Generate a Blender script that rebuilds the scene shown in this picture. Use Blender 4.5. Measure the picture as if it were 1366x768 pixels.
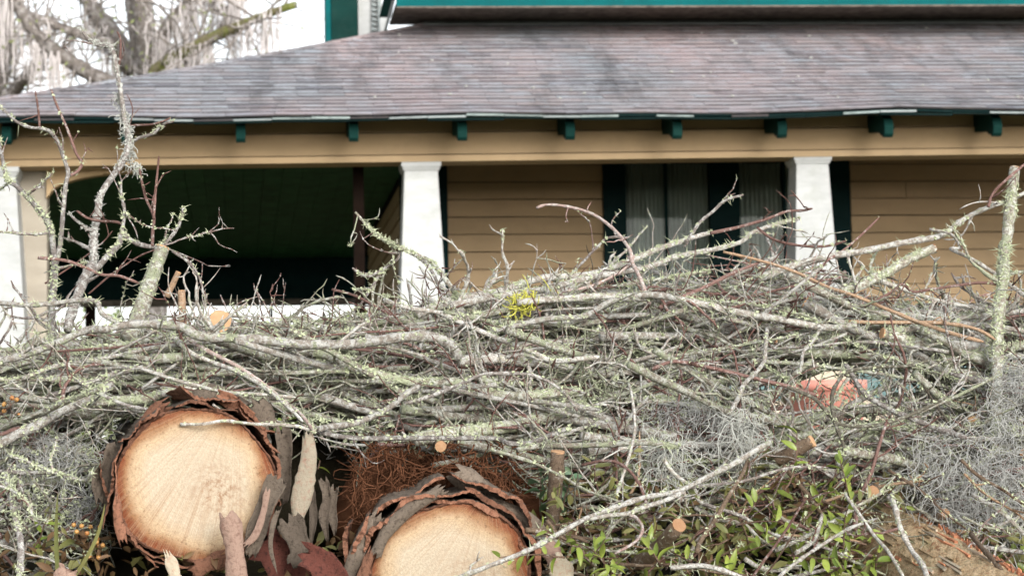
import bpy, math, random
import numpy as np

# ------------------------------------------------------------------ camera, sky, sun, exposure
scene = bpy.context.scene
for o in list(bpy.data.objects):
    bpy.data.objects.remove(o, do_unlink=True)
COL = scene.collection

F = 3075.0                      # focal length in pixels of the 1366 x 768 photograph
CX, CY = 683.0, 384.0
CAM = np.array([0.0, 0.0, 0.45])
ROLL = math.radians(1.0)
_v = np.array([320 - CX, -(640 - CY), -F]); _v /= np.linalg.norm(_v)       # world +Y seen from the camera
_u = np.array([-math.sin(ROLL), math.cos(ROLL), 0.0])
_u[2] = -(_u[0] * _v[0] + _u[1] * _v[1]) / _v[2]; _u /= np.linalg.norm(_u)  # world +Z
_x = np.cross(_v, _u)
M = np.array([_x, _v, _u])      # camera axes -> world axes

cam_data = bpy.data.cameras.new('camera')
cam_data.sensor_width = 36.0
cam_data.lens = 36.0 * F / 1366.0
cam_data.clip_start = 0.05
cam_data.clip_end = 3000.0
cam_data.dof.use_dof = True
cam_data.dof.focus_distance = 5.15
cam_data.dof.aperture_fstop = 9.5
cam = bpy.data.objects.new('camera', cam_data)
COL.objects.link(cam)
from mathutils import Matrix, Vector
cam.matrix_world = Matrix([[*M[0], CAM[0]], [*M[1], CAM[1]], [*M[2], CAM[2]], [0, 0, 0, 1]])
scene.camera = cam

SUN_EL, SUN_AZ = math.radians(21), math.radians(164)    # azimuth measured from +Y towards +X
world = bpy.data.worlds.new('World')
scene.world = world
world.use_nodes = True
wn = world.node_tree
wn.nodes.clear()
w_out = wn.nodes.new('ShaderNodeOutputWorld')
w_bg = wn.nodes.new('ShaderNodeBackground')
w_sky = wn.nodes.new('ShaderNodeTexSky')
w_sky.sky_type = 'NISHITA'
w_sky.sun_disc = False
w_sky.sun_elevation = SUN_EL
w_sky.sun_rotation = SUN_AZ
w_sky.air_density = 1.0
w_sky.dust_density = 1.0
w_sky.ozone_density = 1.0
w_hsv = wn.nodes.new('ShaderNodeHueSaturation')          # thin overcast: the blue is nearly gone
w_hsv.inputs['Saturation'].default_value = 0.22
w_bg.inputs['Strength'].default_value = 0.15
wn.links.new(w_sky.outputs[0], w_hsv.inputs['Color'])
wn.links.new(w_hsv.outputs[0], w_bg.inputs['Color'])
wn.links.new(w_bg.outputs[0], w_out.inputs['Surface'])

sun_data = bpy.data.lights.new('sun', 'SUN')
sun_data.energy = 1.5
sun_data.angle = math.radians(26)
sun_data.color = (1.0, 0.965, 0.915)
sun = bpy.data.objects.new('sun', sun_data)
COL.objects.link(sun)
_sd = Vector((math.sin(SUN_AZ) * math.cos(SUN_EL), math.cos(SUN_AZ) * math.cos(SUN_EL), math.sin(SUN_EL)))
sun.rotation_euler = _sd.to_track_quat('Z', 'Y').to_euler()
sun.location = (0, -5, 20)

scene.view_settings.view_transform = 'Standard'
scene.view_settings.look = 'None'
scene.view_settings.gamma = 1.0
scene.view_settings.use_curve_mapping = False
scene.view_settings.exposure = 1.08
scene.render.engine = 'CYCLES'
scene.cycles.max_bounces = 6
scene.cycles.transparent_max_bounces = 8
scene.cycles.use_denoising = True

# ------------------------------------------------------------------ helpers
rng = np.random.default_rng(7)
R = random.Random(11)


def P(px, py, Y):
    d = M @ np.array([(px - CX) / F, -(py - CY) / F, -1.0])
    return CAM + d * (Y / d[1])


def proj(p):
    c = M.T @ (np.asarray(p) - CAM)
    return CX + F * c[0] / -c[2], CY - F * c[1] / -c[2]


def lin(r, g, b):
    f = lambda c: (c / 255 / 12.92) if c / 255 <= 0.04045 else ((c / 255 + 0.055) / 1.055) ** 2.4
    return (f(r), f(g), f(b), 1.0)


class NT:
    """small wrapper round a material's node tree"""
    def __init__(s, name, rough=0.85, spec=0.3):
        s.m = bpy.data.materials.new(name); s.m.use_nodes = True
        s.t = s.m.node_tree; s.b = s.t.nodes['Principled BSDF']
        s.b.inputs['Roughness'].default_value = rough
        s.b.inputs['Specular IOR Level'].default_value = spec
        s.tc = s.t.nodes.new('ShaderNodeTexCoord')

    def put(s, sock, v):
        if hasattr(v, 'is_output') or isinstance(v, bpy.types.NodeSocket):
            s.t.links.new(v, sock)
        else:
            sock.default_value = v

    def n(s, typ): return s.t.nodes.new(typ)

    def pos(s):
        g = s.n('ShaderNodeNewGeometry'); return g.outputs['Position']

    def obj(s): return s.tc.outputs['Object']

    def mapping(s, vec, scale=(1, 1, 1), rot=(0, 0, 0), loc=(0, 0, 0)):
        m = s.n('ShaderNodeMapping')
        s.put(m.inputs['Vector'], vec); m.inputs['Scale'].default_value = scale
        m.inputs['Rotation'].default_value = rot; m.inputs['Location'].default_value = loc
        return m.outputs[0]

    def noise(s, vec, scale, detail=4, rough=0.55, dist=0.0):
        m = s.n('ShaderNodeTexNoise')
        s.put(m.inputs['Vector'], vec); m.inputs['Scale'].default_value = scale
        m.inputs['Detail'].default_value = detail; m.inputs['Roughness'].default_value = rough
        m.inputs['Distortion'].default_value = dist
        return m.outputs['Fac']

    def voro(s, vec, scale):
        m = s.n('ShaderNodeTexVoronoi'); s.put(m.inputs['Vector'], vec); m.inputs['Scale'].default_value = scale
        return m.outputs['Distance']

    def ramp(s, fac, stops):
        m = s.n('ShaderNodeValToRGB'); s.put(m.inputs[0], fac)
        e = m.color_ramp.elements
        while len(e) < len(stops): e.new(0.5)
        for q, (p, c) in zip(e, stops):
            q.position = p; q.color = c if not isinstance(c, (int, float)) else (c, c, c, 1)
        return m.outputs[0]

    def mix(s, fac, a, b, mode='MIX'):
        m = s.n('ShaderNodeMix'); m.data_type = 'RGBA'; m.blend_type = mode
        s.put(m.inputs[0], fac); s.put(m.inputs[6], a); s.put(m.inputs[7], b)
        return m.outputs[2]

    def math(s, op, a, b=0.0):
        m = s.n('ShaderNodeMath'); m.operation = op
        s.put(m.inputs[0], a); s.put(m.inputs[1], b)
        return m.outputs[0]

    def rnd(s):
        return s.n('ShaderNodeObjectInfo').outputs['Random']

    def attr(s, name):
        m = s.n('ShaderNodeAttribute'); m.attribute_name = name; return m.outputs['Fac']

    def bump(s, h, strength=0.4, dist=0.01):
        m = s.n('ShaderNodeBump'); m.inputs['Strength'].default_value = strength
        m.inputs['Distance'].default_value = dist; s.put(m.inputs['Height'], h)
        s.t.links.new(m.outputs[0], s.b.inputs['Normal'])

    def col(s, c): s.put(s.b.inputs['Base Color'], c)
    def rough(s, c): s.put(s.b.inputs['Roughness'], c)


MB_CACHE = {}


def mesh_np(name, V, quads=None, tris=None, mats=(), smooth=True, rad=None, midx=None):
    """numpy arrays -> mesh datablock"""
    me = bpy.data.meshes.new(name)
    V = np.asarray(V, np.float32).reshape(-1, 3)
    nq = 0 if quads is None else len(quads); nt = 0 if tris is None else len(tris)
    me.vertices.add(len(V)); me.vertices.foreach_set('co', V.ravel())
    parts = []
    if nq: parts.append(np.asarray(quads, np.int32).ravel())
    if nt: parts.append(np.asarray(tris, np.int32).ravel())
    L = np.concatenate(parts)
    me.loops.add(len(L)); me.loops.foreach_set('vertex_index', L)
    me.polygons.add(nq + nt)
    st = np.concatenate([np.arange(nq) * 4, nq * 4 + np.arange(nt) * 3]).astype(np.int32)
    me.polygons.foreach_set('loop_start', st)
    me.polygons.foreach_set('use_smooth', np.full(nq + nt, smooth))
    if midx is not None: me.polygons.foreach_set('material_index', np.asarray(midx, np.int32))
    for m in mats: me.materials.append(m)
    if rad is not None:
        a = me.attributes.new('rad', 'FLOAT', 'POINT'); a.data.foreach_set('value', np.asarray(rad, np.float32))
    me.update(calc_edges=True)
    return me


class Geo:
    """collects pieces of one mesh"""
    def __init__(s): s.V = []; s.Q = []; s.T = []; s.A = []; s.n = 0; s.qm = []; s.tm = []

    def add(s, V, Q=None, T=None, a=0.0, m=0):
        V = np.asarray(V, float).reshape(-1, 3)
        s.V.append(V); s.A.append(np.broadcast_to(np.asarray(a, float), (len(V),)).copy())
        if Q is not None and len(Q): s.Q.append(np.asarray(Q) + s.n); s.qm.append(np.full(len(Q), m))
        if T is not None and len(T): s.T.append(np.asarray(T) + s.n); s.tm.append(np.full(len(T), m))
        s.n += len(V)

    def tube(s, pts, rad, k=6, jit=0.0, a=None, cap=True):
        pts = np.asarray(pts, float); rad = np.asarray(rad, float); n = len(pts)
        t = np.gradient(pts, axis=0); t /= np.linalg.norm(t, axis=1)[:, None] + 1e-12
        md = t.mean(0); ref = np.zeros(3); ref[np.argmin(np.abs(md))] = 1.0
        u = ref - (t @ ref)[:, None] * t; u /= np.linalg.norm(u, axis=1)[:, None] + 1e-12
        w = np.cross(t, u)
        an = np.arange(k) * 2 * math.pi / k
        rr = rad[:, None] * (1 + (rng.normal(0, jit, (n, k)) if jit else 0))
        V = pts[:, None, :] + rr[..., None] * (np.cos(an)[None, :, None] * u[:, None, :] + np.sin(an)[None, :, None] * w[:, None, :])
        V = V.reshape(-1, 3)
        i = np.arange(n - 1)[:, None] * k; j = np.arange(k)[None, :]; j2 = (j + 1) % k
        Q = np.stack([i + j, i + j2, i + k + j2, i + k + j], -1).reshape(-1, 4)
        T = None
        A = np.repeat(rad, k) if a is None else np.full(n * k, a)
        if cap:
            V = np.concatenate([V, pts[:1], pts[-1:]]); A = np.concatenate([A, A[:1], A[-1:]])
            jj = np.arange(k); b = (n - 1) * k
            T = np.concatenate([np.stack([np.full(k, n * k), (jj + 1) % k, jj], -1),
                                np.stack([np.full(k, n * k + 1), b + jj, b + (jj + 1) % k], -1)])
        s.add(V, Q, T, A)

    def box8(s, c, m=0, a=0.0):
        """8 corners: bottom ring 0-3, top ring 4-7"""
        s.add(c, [[3, 2, 1, 0], [4, 5, 6, 7], [0, 1, 5, 4], [1, 2, 6, 5], [2, 3, 7, 6], [3, 0, 4, 7]], m=m, a=a)

    def box(s, x0, x1, y0, y1, z0, z1, m=0, a=0.0):
        s.box8([[x0, y0, z0], [x1, y0, z0], [x1, y1, z0], [x0, y1, z0], [x0, y0, z1], [x1, y0, z1], [x1, y1, z1], [x0, y1, z1]], m, a)

    def mesh(s, name, mats, base=(0, 0, 0), smooth=True):
        V = np.concatenate(s.V) - np.asarray(base)
        Q = np.concatenate(s.Q) if s.Q else None; T = np.concatenate(s.T) if s.T else None
        mi = np.concatenate(([np.concatenate(s.qm)] if s.qm else []) + ([np.concatenate(s.tm)] if s.tm else []))
        if not isinstance(mats, (list, tuple)): mats = [mats]
        return mesh_np(name, V, Q, T, mats, smooth, np.concatenate(s.A), mi)


def tag(o, label=None, cat=None, group=None, kind=None):
    if label: o['label'] = label
    if cat: o['category'] = cat
    if group: o['group'] = group
    if kind: o['kind'] = kind
    return o


def link(name, data, parent=None, loc=None):
    o = bpy.data.objects.new(name, data); COL.objects.link(o)
    if parent is not None: o.parent = parent
    if loc is not None: o.location = loc
    return o


class Thing:
    """a top-level thing whose parts are given in world coordinates"""
    def __init__(s, name, base, label=None, cat=None, group=None, kind=None, geo=None, mats=None, smooth=True):
        s.base = np.asarray(base, float)
        me = geo.mesh(name, mats, s.base, smooth) if geo is not None else None
        s.o = tag(link(name, me, None, s.base), label, cat, group, kind)

    def part(s, name, geo, mats, parent=None, smooth=False, kind=None, label=None):
        o = link(name, geo.mesh(name, mats, s.base, smooth), parent or s.o)
        if kind: o['kind'] = kind
        if label: o['label'] = label
        return o

    def holder(s, name, parent=None):
        return link(name, None, parent or s.o)


def beam(A, B, w, h, up=(0, 0, 1)):
    """box along A-B, A/B on its bottom front edge; w goes to +Y, h goes up"""
    A = np.asarray(A, float); B = np.asarray(B, float); U = np.asarray(up, float) * h; W = np.array([0, w, 0])
    g = Geo(); g.box8([A, B, B + W, A + W, A + U, B + U, B + W + U, A + W + U]); return g


def quadbox(p00, p10, p11, p01, thick):
    """slab: four front corners (bottom l, bottom r, top r, top l), thickness vector"""
    p = [np.asarray(q, float) for q in (p00, p10, p11, p01)]; t = np.asarray(thick, float)
    g = Geo(); g.box8([p[0], p[1], p[1] + t, p[0] + t, p[3], p[2], p[2] + t, p[3] + t]); return g


def catmull(pts, sub):
    pts = np.asarray(pts, float); n = len(pts)
    if n < 3:
        tt = np.linspace(0, 1, sub * (n - 1) + 1)[:, None]; return pts[0] * (1 - tt) + pts[-1] * tt
    q = np.concatenate([2 * pts[:1] - pts[1:2], pts, 2 * pts[-1:] - pts[-2:-1]])
    out = []
    for i in range(n - 1):
        a, b, c, d = q[i], q[i + 1], q[i + 2], q[i + 3]
        for k in range(sub):
            t = k / sub
            out.append(0.5 * (2 * b + (c - a) * t + (2 * a - 5 * b + 4 * c - d) * t * t + (3 * b - a - 3 * c + d) * t ** 3))
    out.append(pts[-1]); return np.array(out)


# ------------------------------------------------------------------ materials
def paint(name, c, rough=0.6, vary=0.25, dirt=(0.25, 0.2, 0.14, 1), dirt_amt=0.25, scale=3.0):
    s = NT(name, max(rough, 0.6), 0.04 if max(c[:3]) < 0.2 else 0.2)
    p = s.pos()
    f = s.noise(s.mapping(p, (1, 1, 3)), scale, 5, 0.6)
    g = s.noise(p, 45, 3)
    c2 = tuple(x * (1 - vary) for x in c[:3]) + (1,)
    k = s.mix(s.ramp(f, [(0.35, 0.0), (0.7, 1.0)]), c, c2)
    k = s.mix(s.ramp(s.noise(p, 9, 6, 0.7), [(0.5, 0.0), (0.8, dirt_amt)]), k, dirt)
    k = s.mix(1.0, k, s.ramp(s.rnd(), [(0, 0.9), (1, 1.05)]), 'MULTIPLY')
    s.col(k); s.bump(g, 0.15, 0.004)
    return s.m


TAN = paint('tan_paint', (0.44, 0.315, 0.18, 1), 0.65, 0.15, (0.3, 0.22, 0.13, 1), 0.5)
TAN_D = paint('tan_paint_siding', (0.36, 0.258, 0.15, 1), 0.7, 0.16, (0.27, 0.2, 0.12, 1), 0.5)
WHITE = paint('white_column_paint', (0.46, 0.47, 0.465, 1), 0.6, 0.18, (0.3, 0.31, 0.27, 1), 0.6, 5)
GREEN = paint('dark_green_paint', (0.006, 0.035, 0.03, 1), 0.4, 0.3, (0.03, 0.06, 0.05, 1), 0.4)
GREEN_TRIM = paint('green_black_trim', (0.004, 0.017, 0.017, 1), 0.4, 0.3, (0.02, 0.03, 0.03, 1), 0.3)
TEAL = paint('teal_fascia_paint', (0.003, 0.105, 0.11, 1), 0.5, 0.25, (0.012, 0.06, 0.06, 1), 0.5)
EDGE = paint('shingle_cut_edge_shade', (0.07, 0.066, 0.07, 1), 0.9, 0.3)  # dark cut asphalt, also painting in the shadow lines between shingle rows
TEALGREY = paint('faded_teal_paint', (0.12, 0.2, 0.2, 1), 0.6, 0.3)
CREAM = paint('cream_foundation', (0.62, 0.52, 0.4, 1), 0.8, 0.15)
BEIGE = paint('grey_beige_paint', (0.36, 0.32, 0.26, 1), 0.7, 0.2)
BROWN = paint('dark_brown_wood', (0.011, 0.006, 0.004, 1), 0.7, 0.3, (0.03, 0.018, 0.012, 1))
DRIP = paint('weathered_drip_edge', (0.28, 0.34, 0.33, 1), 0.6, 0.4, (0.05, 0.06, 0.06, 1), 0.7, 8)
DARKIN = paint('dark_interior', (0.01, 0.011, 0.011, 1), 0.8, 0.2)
CEIL = paint('green_ceiling_boards', (0.04, 0.13, 0.065, 1), 0.6, 0.55, (0.08, 0.16, 0.085, 1), 0.6, 6)
WOODGREY = paint('weathered_grey_board', (0.2, 0.17, 0.14, 1), 0.9, 0.6, (0.03, 0.025, 0.02, 1), 0.8, 14)
FLASH = paint('grey_flashing', (0.3, 0.34, 0.34, 1), 0.6, 0.3, (0.09, 0.09, 0.09, 1), 0.6, 5)
SALMON = paint('salmon_plastic', (0.7, 0.29, 0.23, 1), 0.5, 0.25)


def mat_roof():
    s = NT('asphalt_shingle', 0.9)
    p = s.pos(); r = s.attr('rad')
    a = s.ramp(r, [(0.0, (0.14, 0.14, 0.16, 1)), (0.3, (0.25, 0.238, 0.248, 1)), (0.55, (0.245, 0.258, 0.28, 1)), (0.8, (0.295, 0.262, 0.264, 1)), (1.0, (0.19, 0.195, 0.22, 1))])
    big = s.noise(s.mapping(p, (0.7, 0.35, 0.4)), 1.0, 4, 0.6, 0.3)
    k = s.mix(s.ramp(big, [(0.42, 0.0), (0.62, 0.65)]), a, (0.4, 0.3, 0.295, 1))
    st = s.noise(s.mapping(p, (2.2, 0.5, 0.5), loc=(3, 1, 0)), 1.6, 5, 0.7)
    k = s.mix(s.ramp(st, [(0.5, 0.0), (0.7, 0.75)]), k, (0.07, 0.066, 0.07, 1))
    bl = s.noise(s.mapping(p, (4, 9, 9), loc=(9, 4, 2)), 1.9, 5, 0.7)
    k = s.mix(s.ramp(bl, [(0.5, 0.0), (0.66, 0.6)]), k, (0.42, 0.46, 0.51, 1))
    fine = s.noise(p, 160, 3, 0.7)
    k = s.mix(0.6, k, s.ramp(fine, [(0.3, 0.5), (0.6, 1.15)]), 'MULTIPLY')
    s.col(k); s.bump(fine, 0.5, 0.004)
    return s.m


def bark_mat(name, c1, c2, crust, crust_amt, lich, lich_amt, thin=None, sc=1.0):
    s = NT(name, 0.9, 0.2)
    p = s.obj(); rd = s.rnd()
    off = s.n('ShaderNodeVectorMath'); off.operation = 'ADD'
    s.t.links.new(p, off.inputs[0])
    cmb = s.n('ShaderNodeCombineXYZ'); s.put(cmb.inputs[0], s.math('MULTIPLY', rd, 17.0)); s.put(cmb.inputs[1], s.math('MULTIPLY', rd, 9.0))
    s.t.links.new(cmb.outputs[0], off.inputs[1]); v = off.outputs[0]
    k = s.mix(s.noise(v, 55 * sc, 5, 0.7), c1, c2)
    if thin is not None:      # young wood at the thin ends is a different colour
        th = s.ramp(s.math('MULTIPLY', s.attr('rad'), 100.0), [(0.14, 1.0), (0.42, 0.0)])
        k = s.mix(th, k, thin)
    n1 = s.noise(v, 75 * sc, 6, 0.72)
    lo = 0.64 - crust_amt * 0.3
    k = s.mix(s.ramp(n1, [(lo, 0.0), (lo + 0.08, 1.0)]), k, crust)
    big = s.noise(s.mapping(v, loc=(1, 7, 3)), 9 * sc, 3, 0.6)
    n2 = s.math('ADD', s.math('MULTIPLY', s.noise(s.mapping(v, loc=(5, 2, 8)), 48 * sc, 6, 0.75), 0.7), s.math('MULTIPLY', big, 0.3))
    lo = 0.67 - lich_amt * 0.3
    k = s.mix(s.ramp(n2, [(lo, 0.0), (lo + 0.06, 1.0)]), k, s.mix(s.noise(v, 150 * sc, 3), lich, tuple(x * 0.6 for x in lich[:3]) + (1,)))
    n3 = s.noise(v, 210 * sc, 4, 0.75)
    k = s.mix(0.8, k, s.ramp(n3, [(0.33, 0.25), (0.5, 1.0)]), 'MULTIPLY')
    k = s.mix(1.0, k, s.ramp(rd, [(0.0, 0.75), (1.0, 1.15)]), 'MULTIPLY')
    s.col(k)
    s.bump(s.math('ADD', s.math('MULTIPLY', n3, 0.6), n1), 0.9, 0.005)
    return s.m


G_CRUST = (0.53, 0.535, 0.47, 1)
G_LICH = (0.43, 0.46, 0.31, 1)
REDTHIN = (0.16, 0.085, 0.07, 1)
BARKS = {
    'pale': bark_mat('pale_bark', (0.25, 0.21, 0.17, 1), (0.42, 0.375, 0.33, 1), (0.56, 0.55, 0.51, 1), 0.6, G_LICH, 0.42, (0.42, 0.35, 0.3, 1)),
    'moss': bark_mat('lichen_bark', (0.2, 0.17, 0.135, 1), (0.33, 0.29, 0.235, 1), G_CRUST, 0.55, G_LICH, 0.58, (0.3, 0.27, 0.21, 1)),
    'grey': bark_mat('grey_bark', (0.17, 0.145, 0.13, 1), (0.3, 0.265, 0.24, 1), (0.5, 0.49, 0.46, 1), 0.5, G_LICH, 0.32, (0.17, 0.105, 0.09, 1)),
    'red': bark_mat('red_bark', (0.17, 0.095, 0.08, 1), (0.28, 0.17, 0.145, 1), (0.46, 0.41, 0.38, 1), 0.3, G_LICH, 0.0, REDTHIN),
    'pink': bark_mat('pink_bark', (0.42, 0.3, 0.26, 1), (0.5, 0.38, 0.34, 1), (0.62, 0.57, 0.53, 1), 0.5, G_LICH, 0.0, (0.34, 0.2, 0.17, 1)),
    'tan': bark_mat('tan_bark', (0.33, 0.21, 0.13, 1), (0.43, 0.3, 0.2, 1), (0.5, 0.42, 0.34, 1), 0.25, G_LICH, 0.0, (0.33, 0.21, 0.13, 1)),
    'dark': bark_mat('dark_bark', (0.08, 0.07, 0.055, 1), (0.16, 0.145, 0.11, 1), (0.3, 0.3, 0.25, 1), 0.4, G_LICH, 0.2, (0.11, 0.085, 0.065, 1)),
    'brown': bark_mat('brown_bark', (0.12, 0.08, 0.055, 1), (0.22, 0.16, 0.11, 1), (0.34, 0.3, 0.25, 1), 0.3, G_LICH, 0.1, (0.16, 0.1, 0.07, 1)),
}


def mat_lichen(name, a, b):
    s = NT(name, 0.95, 0.1)
    s.col(s.mix(s.noise(s.pos(), 60, 4, 0.7), a, b)); return s.m


LICHEN = mat_lichen('foliose_lichen', (0.33, 0.37, 0.21, 1), (0.58, 0.61, 0.45, 1))
LICHEN_Y = mat_lichen('yellow_lichen', (0.5, 0.48, 0.06, 1), (0.62, 0.6, 0.15, 1))
LICHEN_G = mat_lichen('grey_beard_lichen', (0.36, 0.37, 0.33, 1), (0.56, 0.56, 0.52, 1))
SMOSS = mat_lichen('spanish_moss', (0.3, 0.3, 0.28, 1), (0.5, 0.5, 0.48, 1))
FARMOSS = mat_lichen('far_spanish_moss', (0.46, 0.42, 0.41, 1), (0.62, 0.58, 0.56, 1))
FIBRE = mat_lichen('rust_fibre', (0.05, 0.02, 0.011, 1), (0.24, 0.105, 0.055, 1))


def mat_cut(name, R_, rimc=(0.2, 0.06, 0.025, 1)):
    """sawn wood; object coordinates: the face lies in local XZ round the origin"""
    s = NT(name, 0.85, 0.2)
    o = s.obj()
    sep = s.n('ShaderNodeSeparateXYZ'); s.t.links.new(o, sep.inputs[0])
    x, z = sep.outputs[0], sep.outputs[2]
    wob = s.math('MULTIPLY', s.math('SUBTRACT', s.noise(o, 6 / R_ * 0.16, 4, 0.6), 0.5), 0.55)
    r = s.math('ADD', s.math('DIVIDE', s.math('SQRT', s.math('ADD', s.math('MULTIPLY', x, x), s.math('MULTIPLY', z, z))), R_), wob)
    k = s.ramp(r, [(0.0, (0.5, 0.425, 0.325, 1)), (0.6, (0.52, 0.44, 0.33, 1)), (0.79, (0.52, 0.39, 0.25, 1)), (0.9, (0.32, 0.17, 0.085, 1)), (0.98, rimc), (1.0, rimc)])
    # growth rings
    rings = s.noise(s.mapping(s.ncomb(s.math('MULTIPLY', r, 1.0)), (1, 1, 1)), 38, 3, 0.7)
    k = s.mix(0.22, k, s.ramp(rings, [(0.35, (0.55, 0.4, 0.27, 1)), (0.6, (1, 1, 1, 1))]), 'MULTIPLY')
    # saw strokes fan out from a point at the rim
    dx = s.math('SUBTRACT', x, 0.55 * R_); dz = s.math('SUBTRACT', z, 1.25 * R_)
    ang = s.math('ARCTAN2', dz, dx)
    saw = s.noise(s.ncomb(s.math('MULTIPLY', ang, 1.0)), 21, 4, 0.85)
    msk = s.math('MULTIPLY', s.ramp(saw, [(0.46, 0.0), (0.62, 1.0)]), s.ramp(s.noise(o, 5 / R_ * 0.16, 3), [(0.38, 0.15), (0.6, 0.9)]))
    k = s.mix(msk, k, (0.36, 0.23, 0.14, 1))
    # brown bruise
    bx = s.math('SUBTRACT', x, 0.28 * R_); bz = s.math('ADD', z, 0.08 * R_)
    bd = s.math('DIVIDE', s.math('SQRT', s.math('ADD', s.math('MULTIPLY', bx, bx), s.math('MULTIPLY', bz, bz))), 0.5 * R_)
    spots = s.noise(o, 70 / R_ * 0.16, 5, 0.75)
    br = s.math('MULTIPLY', s.ramp(bd, [(0.1, 1.0), (1.0, 0.0)]), s.ramp(spots, [(0.46, 0.0), (0.6, 0.75)]))
    k = s.mix(br, k, (0.25, 0.12, 0.055, 1))
    fine = s.noise(o, 260, 3, 0.7)
    rimspk = s.math('MULTIPLY', s.ramp(r, [(0.6, 0.0), (0.85, 1.0)]), s.ramp(s.noise(o, 110, 4, 0.8), [(0.54, 0.0), (0.64, 0.55)]))
    k = s.mix(rimspk, k, (0.11, 0.05, 0.025, 1))
    k = s.mix(0.3, k, s.ramp(fine, [(0.35, 0.5), (0.6, 1.0)]), 'MULTIPLY')
    s.col(k); s.bump(s.math('ADD', s.math('MULTIPLY', saw, 0.6), fine), 0.55, 0.004)
    return s.m


def _ncomb(s, f):
    c = s.n('ShaderNodeCombineXYZ'); s.put(c.inputs[0], f); return c.outputs[0]


NT.ncomb = _ncomb


def mat_stub():
    s = NT('small_cut_wood', 0.8, 0.2)
    k = s.mix(s.noise(s.obj(), 90, 4, 0.7), (0.56, 0.37, 0.22, 1), (0.38, 0.2, 0.1, 1))
    k = s.mix(1.0, k, s.ramp(s.rnd(), [(0, (0.55, 0.5, 0.48, 1)), (1, (1.1, 1.1, 1.1, 1))]), 'MULTIPLY')
    s.col(k); s.bump(s.noise(s.obj(), 300, 2), 0.4, 0.003); return s.m


STUB = mat_stub()


def mat_flake(name, a, b, c):
    s = NT(name, 0.85, 0.25)
    o = s.obj()
    k = s.mix(s.noise(o, 22, 6, 0.7), a, b)
    k = s.mix(s.ramp(s.noise(s.mapping(o, (1, 0.3, 1)), 90, 4, 0.7), [(0.5, 0.0), (0.66, 0.8)]), k, c)
    k = s.mix(1.0, k, s.ramp(s.rnd(), [(0, 0.6), (1, 1.2)]), 'MULTIPLY')
    s.col(k); s.bump(s.noise(o, 140, 5, 0.7), 0.8, 0.006); return s.m


BK_OUT = mat_flake('bark_plate_outside', (0.11, 0.085, 0.065, 1), (0.22, 0.175, 0.135, 1), (0.05, 0.036, 0.026, 1))
BK_IN = mat_flake('bark_plate_inside', (0.2, 0.085, 0.05, 1), (0.3, 0.15, 0.095, 1), (0.07, 0.03, 0.018, 1))
BK_FRAY = mat_flake('frayed_orange_bark', (0.55, 0.2, 0.1, 1), (0.62, 0.3, 0.17, 1), (0.3, 0.1, 0.05, 1))
BK_PALE = mat_flake('pale_inner_bark', (0.5, 0.43, 0.32, 1), (0.38, 0.33, 0.25, 1), (0.42, 0.25, 0.18, 1))
BK_RED = mat_flake('dark_red_bark', (0.07, 0.02, 0.015, 1), (0.13, 0.045, 0.032, 1), (0.025, 0.01, 0.008, 1))
BK_PINK = mat_flake('pink_bark_strip', (0.4, 0.27, 0.21, 1), (0.3, 0.2, 0.155, 1), (0.2, 0.11, 0.085, 1))
def mat_debarked():
    s = NT('debarked_log_surface', 0.8, 0.25)
    o = s.obj()
    v = s.mapping(o, (1, 1, 1), (0, 0, math.atan2(1.95, -.75) - math.pi / 2))
    g = s.noise(s.mapping(v, (9, 1, 9)), 9, 6, 0.75)
    k = s.mix(s.ramp(g, [(0.36, 0.0), (0.64, 1.0)]), (0.46, 0.3, 0.16, 1), (0.78, 0.6, 0.38, 1))
    k = s.mix(s.ramp(s.noise(o, 16, 6, 0.75), [(0.54, 0.0), (0.64, 0.5)]), k, (0.3, 0.3, 0.16, 1))
    k = s.mix(s.ramp(s.noise(o, 30, 6, 0.8), [(0.56, 0.0), (0.62, 0.8)]), k, (0.36, 0.15, 0.07, 1))
    f = s.noise(s.mapping(v, (3, 1, 3)), 70, 4, 0.75)
    k = s.mix(0.85, k, s.ramp(f, [(0.36, 0.45), (0.56, 1.1)]), 'MULTIPLY')
    s.col(k); s.bump(s.math('ADD', g, f), 1.0, 0.012); return s.m


BARKLOG = mat_debarked()


def mat_leaf(name, a, b, rough=0.35):
    s = NT(name, rough, 0.5)
    k = s.mix(s.rnd(), a, b)
    k = s.mix(s.ramp(s.noise(s.obj(), 40, 3), [(0.45, 0.0), (0.75, 0.5)]), k, (0.16, 0.13, 0.03, 1))
    s.col(k)
    s.b.inputs['Subsurface Weight'].default_value = 0.0
    tr = s.n('ShaderNodeBsdfTranslucent'); s.put(tr.inputs[0], k)
    mx = s.n('ShaderNodeMixShader'); mx.inputs[0].default_value = 0.25
    out = s.t.nodes['Material Output']
    s.t.links.new(s.b.outputs[0], mx.inputs[1]); s.t.links.new(tr.outputs[0], mx.inputs[2]); s.t.links.new(mx.outputs[0], out.inputs[0])
    return s.m


LEAF = mat_leaf('laurel_leaf', (0.14, 0.21, 0.035, 1), (0.38, 0.46, 0.09, 1))
LEAF_O = mat_leaf('olive_leaf', (0.28, 0.26, 0.1, 1), (0.13, 0.15, 0.05, 1))
LEAF_B = mat_leaf('bluegreen_leaf', (0.13, 0.23, 0.13, 1), (0.1, 0.19, 0.09, 1), 0.45)
LEAF_BR = mat_leaf('dead_leaf', (0.14, 0.075, 0.035, 1), (0.22, 0.13, 0.065, 1), 0.7)
LEAF_FAR = mat_leaf('far_leaf', (0.2, 0.27, 0.07, 1), (0.28, 0.32, 0.12, 1), 0.6)


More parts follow.
